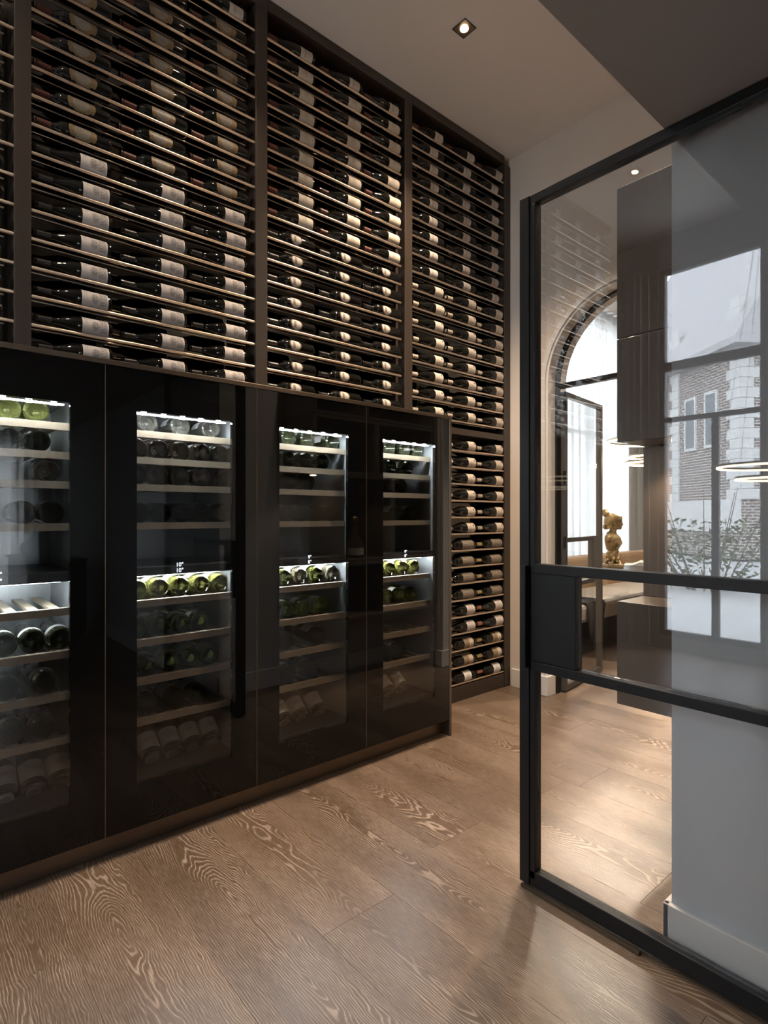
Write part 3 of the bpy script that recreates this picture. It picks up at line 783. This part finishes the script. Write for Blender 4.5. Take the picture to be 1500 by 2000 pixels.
# ================================================================== DISPLAY UNIT ON THE PASSAGE WALL
plain('walnut_dark', (0.085, 0.066, 0.052), 0.32, noise=0.2, nscale=(3, 40, 1.5), coat=0.15)
UX0, UX1, UY0, UY1 = -1.118, XP - 0.002, 2.20, 3.36
U = thing('display_cabinet', 'dark brown wall cabinet of stacked open boxes seen through the glass door', 'cabinet', (UX0, UY0, 0.495))
def up(name, x0, x1, y0, y1, z0, z1, mat='walnut_dark', bevel=0.0015):
    return build(name, bx(x0 - UX0, x1 - UX0, y0 - UY0, y1 - UY0, z0 - 0.495, z1 - 0.495), mat, U, bevel=bevel)
def open_box(y0, y1, z0, z1, t=0.022):
    up('end_panel', UX0, UX1, y0, y0 + t, z0, z1); up('end_panel', UX0, UX1, y1 - t, y1, z0, z1)
    up('top_board', UX0, UX1, y0 + t + .0004, y1 - t - .0004, z1 - t, z1); up('bottom_board', UX0, UX1, y0 + t + .0004, y1 - t - .0004, z0, z0 + t)
    up('back_board', UX1 - 0.02, UX1, y0 + t + .0004, y1 - t - .0004, z0 + t + .0004, z1 - t - .0004, 'black_glass', 0)
open_box(2.20, 2.86, 0.495, 0.905); open_box(2.862, 3.36, 0.495, 0.905)
open_box(2.20, 2.76, 1.542, 1.952); open_box(2.762, 3.36, 1.542, 1.952)
open_box(2.20, 2.66, 1.956, 2.557); open_box(2.662, 3.36, 1.956, 2.557)
open_box(2.43, 2.92, 0.907, 1.540); open_box(2.922, 3.36, 0.907, 1.540)
# niche lamp under the upper box
pk = build('niche_light', MB().lathe([(0.022, 0), (0.022, -0.006), (0.016, -0.007)], 20), 'led_soft', U, (-0.93 - UX0, 2.315 - UY0, 1.5415 - 0.495))
emit('lamp_warm', (1.0, 0.78, 0.52), 60)
pk.data.materials.clear(); pk.data.materials.append(MATS['lamp_warm'])
ld = bpy.data.lights.new('niche_lamp', 'SPOT'); ld.energy = 14; ld.color = WARM; ld.spot_size = math.radians(120); ld.spot_blend = 0.6; ld.shadow_soft_size = 0.02
lo = bpy.data.objects.new('niche_lamp', ld); lo.location = (-0.93, 2.315, 1.528); col.objects.link(lo)
ld = bpy.data.lights.new('niche_lamp', 'SPOT'); ld.energy = 10; ld.color = WARM; ld.spot_size = math.radians(110); ld.spot_blend = 0.6; ld.shadow_soft_size = 0.02
lo = bpy.data.objects.new('niche_lamp', ld); lo.location = (-0.95, 2.67, 1.512); col.objects.link(lo)
dc = thing('decanter', 'rosé wine decanter standing in a lit niche, seen reflected', 'decanter', (-0.98, 2.66, 0.9295))
build('glass_body', MB().lathe([(0.05, 0), (0.062, 0.01), (0.064, 0.08), (0.05, 0.13), (0.024, 0.17), (0.02, 0.25), (0.024, 0.27)], 24), 'glass_rose', dc, smooth=True)
build('label', MB().lathe([(0.0648, 0.02), (0.0653, 0.075)], 24), 'label_cream', dc, smooth=True)
build('stopper', MB().lathe([(0.016, 0.2705), (0.022, 0.28), (0.022, 0.30), (0.012, 0.31)], 16), 'foil_gold', dc, smooth=True)

# ================================================================== DOWNLIGHTS
for n, (LAMP_X, yy, en) in enumerate(LAMPS):
    lp = thing('downlight', ('square black recessed spotlight glowing in the high ceiling' if n == 0 else f'recessed ceiling spotlight out of the picture, {ORD[n]} of the inferred and added ones'), 'spotlight', (LAMP_X, yy, CEIL), group='recessed ceiling spotlights')
    h = 0.046
    mb = MB()
    for b in ((-h, h, -h, -h + 0.004), (-h, h, h - 0.004, h), (-h, -h + 0.004, -h + 0.004, h - 0.004), (h - 0.004, h, -h + 0.004, h - 0.004)):
        mb.box(b[0], b[1], b[2], b[3], -0.004, -0.0003)
    build('trim_ring', mb, 'black_steel', lp)
    build('baffle', bx(-h + 0.004, h - 0.004, -h + 0.004, h - 0.004, -0.0022, -0.0005), 'bronze_panel', lp)
    build('bulb', MB().lathe([(0.021, -0.0025), (0.021, -0.006), (0.015, -0.009)], 20), 'lamp_warm', lp, smooth=True)
    d = bpy.data.lights.new('downlight_beam', 'SPOT'); d.energy = en; d.color = WARM; d.spot_size = math.radians(98); d.spot_blend = 1.0; d.shadow_soft_size = 0.022
    if yy > AY0: d.spot_size = math.radians(130); d.shadow_soft_size = 0.05; d.color = (1.0, 0.84, 0.66)  # unseen arch-room spots, added to brighten that room and the arch casing
    lo = bpy.data.objects.new('downlight_beam', d); lo.location = (LAMP_X, yy, CEIL - 0.03); col.objects.link(lo)
    if n == 5:      # added spot standing in for window daylight through the arch
        d.spot_size = math.radians(39); d.spot_blend = 1.0; d.shadow_soft_size = 0.12
        lo.rotation_euler = (Vector((-1.52, 3.05, 0)) - lo.location).to_track_quat('-Z', 'Y').to_euler()

# ================================================================== ARCH DOOR (steel)
fy0, fy1 = YB + 0.088, YB + 0.132
w = struct(bpy.data.objects.new('door_1', None)); col.objects.link(w); w['label'] = 'black steel arched door frame with an open leaf'
mb = MB(); quadstrip(mb, arch_pts(AR - 0.001), arch_pts(AR - 0.032), fy0, fy1); build('arch_frame', mb, 'black_steel', w)
build('transom', bx(AX - AR + 0.0325, AX + AR - 0.0325, fy0, fy1, 2.135, 2.168), 'black_steel', w, bevel=0.002)
hx, hy = AX - AR + 0.045, fy1 + 0.012
ang = math.atan2(4.277 - hy, -2.313 - hx)
lf = bpy.data.objects.new('door_leaf', None); col.objects.link(lf); lf.location = (hx, hy, 0); lf.rotation_euler = (0, 0, ang); lf.parent = w
LW = 0.70
def lfp(name, x0, x1, z0, z1, mat='black_steel', t=0.02): build(name, bx(x0, x1, -t, t, z0, z1), mat, lf, bevel=0.0015 if mat == 'black_steel' else 0)
plain('leaf_steel', (0.055, 0.048, 0.042), 0.4)
for a in ((0.0, 0.03, 0.012, 2.12), (LW - 0.034, LW, 0.012, 2.12)): lfp('stile', *a, mat='leaf_steel')
for a in ((0.0305, LW - 0.0345, 2.09, 2.12), (0.0305, LW - 0.0345, 0.012, 0.05), (0.0305, LW - 0.0345, 1.057, 1.088), (0.0305, LW - 0.0345, 0.733, 0.764)): lfp('rail', *a, mat='leaf_steel')
lfp('lock_box', LW - 0.20, LW - 0.035, 0.7645, 1.0565, mat='leaf_steel')
lfp('pane', 0.0305, LW - 0.0345, 1.0885, 2.0895, 'window_glass', 0.003)
lfp('pane', 0.0305, LW - 0.0345, 0.0505, 0.7325, 'window_glass', 0.003)
lfp('pane', 0.0305, LW - 0.201, 0.7645, 1.0565, 'window_glass', 0.003)
for zz in (0.45, 1.02, 1.48, 1.98): build('hinge', MB().tube((0, -0.012, zz), (0, -0.012, zz + 0.08), 0.011), 'black_steel', lf, smooth=True)

# ================================================================== THE ROOM BEYOND
def cloth_mat(name, c, transp):
    m = bpy.data.materials.new(name); m.use_nodes = True; MATS[name] = m
    nt = m.node_tree; nt.nodes.clear()
    out = N(nt, 'ShaderNodeOutputMaterial'); tr = N(nt, 'ShaderNodeBsdfTransparent'); tl = N(nt, 'ShaderNodeBsdfTranslucent'); df = N(nt, 'ShaderNodeBsdfDiffuse')
    tc = N(nt, 'ShaderNodeTexCoord'); mp = N(nt, 'ShaderNodeMapping'); mp.inputs['Scale'].default_value = (300, 300, 4)
    L(nt, tc.outputs['Object'], mp.inputs[0]); nz = N(nt, 'ShaderNodeTexNoise'); nz.inputs['Scale'].default_value = 1; L(nt, mp.outputs[0], nz.inputs['Vector'])
    cc = mix(nt, nz.outputs['Fac'], tuple(v * 0.9 for v in c), c)
    L(nt, cc, tl.inputs[0]); L(nt, cc, df.inputs[0])
    a = N(nt, 'ShaderNodeMixShader'); a.inputs[0].default_value = 0.45; L(nt, tl.outputs[0], a.inputs[1]); L(nt, df.outputs[0], a.inputs[2])
    b2 = N(nt, 'ShaderNodeMixShader'); b2.inputs[0].default_value = transp; L(nt, a.outputs[0], b2.inputs[1]); L(nt, tr.outputs[0], b2.inputs[2]); L(nt, b2.outputs[0], out.inputs[0])
    return m
cloth_mat('sheer_curtain', (0.44, 0.425, 0.40), 0.045)
cloth_mat('drape', (0.34, 0.30, 0.25), 0.01)
def curtain(name, label, p, q, z0, z1, folds, amp, mat, group=None):
    # hanging cloth between p and q with sine folds, thin but with depth
    p, q = Vector(p), Vector(q); d = (q - p); n = Vector((-d.y, d.x)).normalized()
    k = folds * 8; v, f = [], []
    rows = 6
    for j in range(rows + 1):
        t = j / rows; z = z1 + (z0 - z1) * t
        for i in range(k + 1):
            s = i / k
            a = amp * (0.75 + 0.35 * t) * (math.sin(s * folds * 2 * PI + 0.6 * math.sin(s * 17)) + 0.25 * math.sin(s * folds * 4.7 * PI + 1 + t))
            pt = p + d * s + n * a
            v.append((pt.x, pt.y, z))
    for j in range(rows):
        for i in range(k):
            a = j * (k + 1) + i; f.append((a, a + 1, a + k + 2, a + k + 1))
    mb = MB(); mb.v, mb.f = v, f
    me = mb.mesh(name, mat, True)
    o = link(name, me)
    return tag(o, label, 'curtain', group)
curtain('sheer_curtain', 'white sheer curtain hanging along the bright window beyond the arch', (-3.66, 4.45), (-3.66, 8.45), 0.03, 3.84, 26, 0.035, 'sheer_curtain')
curtain('drape', 'warm beige drape gathered at the window end beyond the arch', (-3.545, 7.35), (-3.545, 8.40), 0.03, 3.84, 9, 0.045, 'drape')
curtain('window_drape', 'grey drape beside the tall window behind the camera', (-2.80, -2.06), (-2.40, -2.06), 0.03, 3.5, 6, 0.03, 'drape')
curtain('side_drape', 'pale drape at the side window, seen reflected in the fridge doors', (3.86, 0.70), (3.86, 1.60), 0.03, 2.30, 8, 0.04, 'sheer_curtain')

plain('boucle', (0.46, 0.40, 0.34), 0.9, noise=0.12, nscale=(90, 90, 90), bump=0.6)
plain('bench_tan', (0.42, 0.28, 0.17), 0.7, noise=0.1, nscale=(30, 30, 30))
plain('throw_grey', (0.055, 0.047, 0.042), 0.95, noise=0.2, nscale=(120, 120, 120), bump=0.5)
plain('table_dark', (0.035, 0.030, 0.028), 0.28)
plain('gilt_bronze', (0.34, 0.25, 0.125), 0.42, metal=0.55, noise=0.35, nscale=(40, 40, 40))
plain('paper', (0.72, 0.70, 0.68), 0.6)
bn = thing('bench', 'long upholstered window bench with pale seat and tan backrest', 'bench', (-2.62, 4.35, 0))
def bp_(name, x0, x1, y0, y1, z0, z1, mat, bevel): return build(name, bx(x0 + 2.62, x1 + 2.62, y0 - 4.35, y1 - 4.35, z0, z1), mat, bn, bevel=bevel)
bp_('seat', -3.28, -2.62, 4.35, 8.2, 0.30, 0.46, 'boucle', 0.035)
bp_('backrest', -3.46, -3.285, 4.35, 8.2, 0.30, 0.80, 'bench_tan', 0.04)
bp_('base', -3.40, -2.70, 4.42, 8.15, 0.0, 0.299, 'table_dark', 0.005)
# throw over the bench front
v, f = [], []
path = [(-3.0, 0.468), (-2.75, 0.470), (-2.63, 0.466), (-2.607, 0.44), (-2.604, 0.36), (-2.606, 0.26), (-2.603, 0.15)]
for j, (xx, zz) in enumerate(path):
    for i in range(13):
        s = i / 12; wv = 0.012 * math.sin(s * 14 + j * 0.5) * (j / 6)
        v.append((xx + abs(wv), 4.60 + 0.30 * s + 0.02 * math.sin(j) + (0.05 * (1 - 2 * s)) * max(0, j - 3) / 3, zz + (0.004 if j < 3 else 0)))
for j in range(len(path) - 1):
    for i in range(12):
        a = j * 13 + i; f.append((a, a + 1, a + 14, a + 13))
mb = MB(); mb.v, mb.f = v, f
o = build('throw', mb, 'throw_grey', smooth=True); md = o.modifiers.new('thick', 'SOLIDIFY'); md.thickness = 0.010; md.offset = 1
tag(o, 'dark grey throw hanging over the bench front', 'throw')
TB = thing('dining_table', 'dark dining table carrying the gilt bust beyond the arch', 'table', (-1.9, 5.9, 0))
build('table_top', bx(-0.68, 0.75, -1.15, 1.2, 0.745, 0.78), 'table_dark', TB, bevel=0.004)
build('pedestal', bx(-0.06, 0.5, -0.6, 0.7, 0.03, 0.7445), 'table_dark', TB, bevel=0.01)
build('foot', bx(-0.2, 0.6, -0.7, 0.8, 0.0005, 0.0295), 'table_dark', TB, bevel=0.004)
for k, (mx, my, mr, lab) in enumerate(((-2.42, 5.35, 0.4, 'open white magazine lying on the dark table behind the bust'), (-2.30, 5.62, -0.3, 'thin pale booklet lying on the dark table beyond the open magazine'))):
    m_ = thing('magazine', lab, 'magazine', (mx, my, 0.7805), (0, 0, mr))
    for s in (-1, 1):
        mb = MB(); n = 6
        for i in range(n):
            a0, a1 = i / n * 0.2, (i + 1) / n * 0.2
            h = lambda a: 0.004 + 0.035 * math.exp(-((a - 0.05) / 0.05) ** 2)
            mb.prism([(s * a0, 0.0), (s * a1, 0.0), (s * a1, h(a1)), (s * a0, h(a0))], 'y', -0.14, 0.14)
        build('page', mb, 'paper', m_)
# bust
def ellipsoid(mb, c, r, rot=0, seg=16, rings=10):
    n = len(mb.v); cr, sr = math.cos(rot), math.sin(rot)
    for j in range(1, rings):
        th = PI * j / rings
        for i in range(seg):
            a = 2 * PI * i / seg
            x, yv, z = r[0] * math.sin(th) * math.cos(a), r[1] * math.sin(th) * math.sin(a), r[2] * math.cos(th)
            mb.v.append((c[0] + x * cr + z * sr, c[1] + yv, c[2] - x * sr + z * cr))
    mb.v += [(c[0] + r[2] * sr, c[1], c[2] + r[2] * cr), (c[0] - r[2] * sr, c[1], c[2] - r[2] * cr)]
    t, bo = len(mb.v) - 2, len(mb.v) - 1
    for j in range(rings - 2):
        for i in range(seg):
            mb.f.append((n + j * seg + i, n + j * seg + (i + 1) % seg, n + (j + 1) * seg + (i + 1) % seg, n + (j + 1) * seg + i))
    for i in range(seg):
        mb.f.append((t, n + (i + 1) % seg, n + i)); mb.f.append((bo, n + (rings - 2) * seg + i, n + (rings - 2) * seg + (i + 1) % seg))
BU = thing('bust', 'gilt bust of a woman with pinned-up hair on a rough base', 'bust', (-2.545, 4.93, 0.7805), (0, 0, math.atan2(0.74, 0.67)))
BU.scale = (1.18, 1.18, 1.04)
mb = MB()
E_ = lambda *a, **k: ellipsoid(mb, *a, **k)
E_((0.000, 0, 0.225), (0.056, 0.083, 0.068))                  # ribcage
E_((-0.006, 0, 0.262), (0.042, 0.104, 0.030))                 # shoulders
for q in (-1, 1):
    E_((-0.004, 0.082 * q, 0.246), (0.026, 0.024, 0.036))
    E_((0.034, 0.036 * q, 0.212), (0.024, 0.030, 0.028))
E_((-0.008, 0, 0.286), (0.036, 0.058, 0.030)); E_((0, 0, 0.172), (0.048, 0.066, 0.040))
E_((0.020, 0, 0.236), (0.036, 0.076, 0.044)); E_((0.004, 0, 0.200), (0.056, 0.078, 0.046))
cz, sz = math.cos(-0.75), math.sin(-0.75)                     # the torso is turned from the profile of the head
mb.v = [(x * cz - yv * sz, x * sz + yv * cz, z) for x, yv, z in mb.v]
E_((0.002, 0, 0.316), (0.027, 0.027, 0.058), 0.12)            # neck
E_((0.010, 0, 0.396), (0.052, 0.043, 0.052))                  # skull
E_((0.034, 0, 0.374), (0.036, 0.034, 0.050), 0.08)            # face
E_((0.050, 0, 0.338), (0.018, 0.020, 0.014))                  # chin
E_((0.072, 0, 0.374), (0.010, 0.007, 0.014), -0.35)           # nose
E_((0.066, 0, 0.356), (0.007, 0.012, 0.004)); E_((0.064, 0, 0.348), (0.007, 0.010, 0.004))   # lips
for q in (-1, 1):
    E_((0.062, 0.017 * q, 0.394), (0.010, 0.014, 0.004)); E_((0.010, 0.043 * q, 0.372), (0.009, 0.006, 0.014))   # brows, ears
o = build('figure', mb, 'gilt_bronze', BU)
md = o.modifiers.new('remesh', 'REMESH'); md.mode = 'VOXEL'; md.voxel_size = 0.0035; md.use_smooth_shade = True
md = o.modifiers.new('smooth', 'SMOOTH'); md.iterations = 9; md.factor = 0.5
mb = MB()
E_((-0.008, 0, 0.414), (0.060, 0.053, 0.048), -0.2)
E_((-0.034, 0, 0.388), (0.034, 0.046, 0.040))
E_((-0.052, 0, 0.462), (0.028, 0.027, 0.030), -0.5)
E_((-0.058, 0.004, 0.488), (0.018, 0.018, 0.018))
for k in range(34):
    a = random.uniform(-1.5, 1.5)
    E_((0.046 * math.cos(a) + 0.012, 0.050 * math.sin(a), 0.420 + random.uniform(-0.016, 0.018)), (0.011, 0.011, 0.011), random.random())
for k in range(20):
    a = random.uniform(0, 2 * PI)
    E_((-0.034 + 0.028 * math.cos(a), 0.036 * math.sin(a), 0.350 + random.uniform(-0.014, 0.02)), (0.012, 0.012, 0.012))
for k in range(30):
    a, t = random.uniform(-2.6, 2.6), random.uniform(0.2, 1.0)
    E_((-0.008 + 0.058 * math.cos(a) * t, 0.052 * math.sin(a) * t, 0.412 + 0.047 * math.sqrt(max(0, 1 - t * t))), (0.014, 0.006, 0.006), random.random())
o = build('hair', mb, 'gilt_bronze', BU)
md = o.modifiers.new('remesh', 'REMESH'); md.mode = 'VOXEL'; md.voxel_size = 0.004; md.use_smooth_shade = True
mb = MB()
E_((0.0, 0, 0.10), (0.040, 0.045, 0.06)); E_((0.0, 0, 0.145), (0.034, 0.040, 0.03))
for k in range(44):
    a = random.uniform(0, 2 * PI); z = random.uniform(0.02, 0.14); rr = 0.055 - z * 0.16
    E_((rr * math.cos(a), rr * math.sin(a), z), (0.012, 0.014, 0.016), random.random())
mb.box(-0.062, 0.062, -0.06, 0.06, 0.0, 0.028)
o = build('rough_base', mb, 'gilt_bronze', BU)
md = o.modifiers.new('remesh', 'REMESH'); md.mode = 'VOXEL'; md.voxel_size = 0.005; md.use_smooth_shade = True
# ring pendants
emit('ring_led', (1.0, 0.80, 0.52), 14)
plain('ring_metal', (0.35, 0.27, 0.18), 0.3, metal=0.9)
def ring_pendant(label, base, rings, cord_to=CEIL):
    o = thing('ring_pendant', label, 'pendant lamp', base)
    hh, t = 0.022, 0.018
    top = cord_to - base[2]
    for c, r in rings:
        c = Vector(c) - Vector(base)
        def ring(r0, r1, z0, z1, mat, nm):
            mb = MB(); n = 48
            for rr, zz in ((r0, z0), (r1, z0), (r1, z1), (r0, z1)): mb.v += [(c.x + rr * math.cos(2 * PI * i / n), c.y + rr * math.sin(2 * PI * i / n), c.z + zz) for i in range(n)]
            for j in range(4): mb.f += [(j * n + i, j * n + (i + 1) % n, ((j + 1) % 4) * n + (i + 1) % n, ((j + 1) % 4) * n + i) for i in range(n)]
            return build(nm, mb, mat, o)
        ring(r - t, r, 0.008, hh, 'ring_metal', 'ring_body'); ring(r - t, r, -0.006, 0.0075, 'ring_led', 'light_strip')
        for a in (0.3, 2.4, 4.5):
            p = c + Vector(((r - t / 2) * math.cos(a), (r - t / 2) * math.sin(a), hh))
            build('cable', MB().tube(p, (0.03 * math.cos(a), 0.03 * math.sin(a), top - 0.03), 0.0012, seg=6), 'black_steel', o)
    build('canopy', MB().lathe([(0.07, top - 0.03), (0.07, top - 0.0005)], 20), 'black_steel', o)
ring_pendant('tiered pendant lamp of glowing rings hanging over the dark dining table', (-2.40, 5.50, 1.70),
             [((-2.495, 5.618, 1.97), 0.42), ((-2.387, 5.497, 1.80), 0.26), ((-2.28, 5.20, 1.715), 0.26)])

ring_pendant('glowing ring pendant hanging behind the camera, seen reflected in the glass door', (-1.29, -1.56, 1.50), [((-1.29, -1.56, 1.60), 0.35), ((-1.25, -1.56, 1.51), 0.27)])

# ================================================================== SIDE OF THE CAMERA ROOM (seen in reflections)
sb = thing('sideboard', 'dark low sideboard under the vase, seen reflected in the fridge doors', 'sideboard', (2.0, 1.0, 0))
build('body', bx(-0.25, 0.9, -0.05, 0.45, 0.08, 0.80), 'table_dark', sb, bevel=0.004)
build('top', bx(-0.27, 0.92, -0.07, 0.46, 0.8005, 0.825), 'table_dark', sb, bevel=0.003)
build('plinth', bx(-0.2, 0.85, 0.0, 0.42, 0, 0.0795), 'table_dark', sb)
plain('vase_glaze', (0.16, 0.17, 0.18), 0.15)
vs = build('vase', MB().lathe([(0.06, 0), (0.11, 0.02), (0.15, 0.08), (0.14, 0.14), (0.09, 0.19), (0.04, 0.23), (0.032, 0.30), (0.045, 0.34), (0.04, 0.345), (0.028, 0.33)], 32), 'vase_glaze', loc=(2.05, 1.08, 0.8255), smooth=True)
tag(vs, 'round grey glazed vase with narrow neck, reflected in the first fridge', 'vase')

# ================================================================== HOUSE OUTSIDE (reflected in the glass door)
def brick_mat():
    m, nt, b = nmat('brickwork')
    tc = N(nt, 'ShaderNodeTexCoord'); br = N(nt, 'ShaderNodeTexBrick')
    sp = N(nt, 'ShaderNodeSeparateXYZ'); L(nt, tc.outputs['Object'], sp.inputs[0])
    cv = N(nt, 'ShaderNodeCombineXYZ'); L(nt, mth(nt, 'ADD', sp.outputs[0], sp.outputs[1]), cv.inputs[0]); L(nt, sp.outputs[2], cv.inputs[1])
    L(nt, cv.outputs[0], br.inputs['Vector'])
    br.inputs['Color1'].default_value = (0.17, 0.125, 0.105, 1); br.inputs['Color2'].default_value = (0.12, 0.09, 0.08, 1); br.inputs['Mortar'].default_value = (0.48, 0.47, 0.46, 1)
    br.inputs['Scale'].default_value = 1.0; br.inputs['Mortar Size'].default_value = 0.012; br.inputs['Brick Width'].default_value = 0.24; br.inputs['Row Height'].default_value = 0.085
    L(nt, br.outputs[0], b.inputs['Base Color']); b.inputs['Roughness'].default_value = 0.9
brick_mat()
plain('stone_white', (0.86, 0.85, 0.83), 0.8)
plain('roof_tile', (0.34, 0.33, 0.335), 0.85, noise=0.85, nscale=(7, 7, 34))
plain('pane_dark', (0.06, 0.07, 0.08), 0.05)
hang = math.atan2(0.61, 0.79)            # local +x runs along the long wall away from the near corner (towards -x,-y)
HO = thing('brick_house', 'brick house with white corner stones and tiled roof, reflected in the glass door', 'house', (-5.56, -14.75, 0), (0, 0, math.atan2(-0.61, -0.79)))
# local: x along wall A (0..9), the face looks towards local -y ... +y is outside
def ho(name, x0, x1, y0, y1, z0, z1, mat): return build(name, bx(x0, x1, y0, y1, z0, z1), mat, HO)
sgn = -1 if (Matrix.Rotation(math.atan2(-0.61, -0.79), 3, 'Z') @ Vector((0, 1, 0))).dot(Vector((5.56, 14.75, 0))) > 0 else 1
# body lies on the side away from the camera
yA, yBk = (0.0, -7.0) if sgn == -1 else (0.0, 7.0)
ho('wall', 0.0, 8.0, min(yA, yBk), max(yA, yBk), 0, 6.2, 'brickwork')
out = 1 if yBk < 0 else -1
e0, e1 = (0.0, 0.06 * out)
for k in range(20):
    z0 = 1.70 + 0.285 * k
    ln = 0.52 if k % 2 == 0 else 0.36
    for xq in (0.0, 2.95, 8.0 - ln):
        ho('quoin', xq - (0.05 if xq == 0 else 0), xq + ln, min(-ln * out if xq == 0 else 0, e1), max(0 if out == 1 else ln, e1) if xq == 0 else max(0, e1), z0 + 0.006, z0 + 0.279, 'stone_white')
ho('plinth', -0.04, 8.0, min(0, e1), max(0, e1), 0.75, 1.695, 'stone_white')
for xw, zw in ((0.95, 3.3), (2.0, 3.3), (4.3, 3.3), (6.0, 3.3)):
    fw = ho('window_frame', xw, xw + 0.62, min(0, e1), max(0, e1), zw, zw + 1.7, 'stone_white')
    build('window_pane', bx(xw + 0.09, xw + 0.53, min(e1, e1 * 1.15), max(e1, e1 * 1.15), zw + 0.09, zw + 1.61), 'pane_dark', fw)
mb = MB(); ye = 0.5 * out
mb.prism([(ye, 5.95), (ye, 6.15), (yBk / 2, 12.6), (yBk - ye, 6.15), (yBk - ye, 5.95)], 'x', -0.5, 8.5)
build('roof', mb, 'roof_tile', HO)
GR = struct(build('ground_outside', bx(-40, 30, -45, -2.6, -0.4, -0.07), 'stone_white')); GR.data.materials.clear()
plain('paving_grey', (0.30, 0.30, 0.30), 0.9, noise=0.2, nscale=(2, 2, 2)); GR.data.materials.append(MATS['paving_grey'])
struct(build('ground_side', bx(-40, -4.0, -2.5, 40, -0.4, -0.07), 'paving_grey'))
plain('leaf_green', (0.10, 0.12, 0.06), 0.7)
plain('twig', (0.10, 0.08, 0.06), 0.8)
SHR = thing('shrub', 'leafy shrub growing before the brick house, seen reflected', 'shrub', (-3.9, -7.6, -0.07))
mb = MB()
for k in range(700):
    a, rr, z = random.uniform(0, 2 * PI), random.random() ** 0.5 * 1.3, random.uniform(0.1, 1.25)
    c = Vector((rr * math.cos(a), rr * math.sin(a) * 0.6, z)); d1 = Vector((random.gauss(0, 1), random.gauss(0, 1), random.gauss(0, 1))).normalized(); d2 = d1.orthogonal().normalized()
    s = random.uniform(0.04, 0.08)
    mb.poly([c - d1 * s, c + d2 * s * 0.5, c + d1 * s, c - d2 * s * 0.5])
f_ = build('foliage', mb, 'leaf_green', SHR)
mb = MB()
for k in range(16):
    a = random.uniform(0, 2 * PI); mb.tube((0.3 * math.cos(a), 0.2 * math.sin(a), 0.0), (1.1 * math.cos(a), 0.6 * math.sin(a), random.uniform(0.9, 2.0)), 0.014, 0.004, 6)
build('stems', mb, 'twig', SHR)
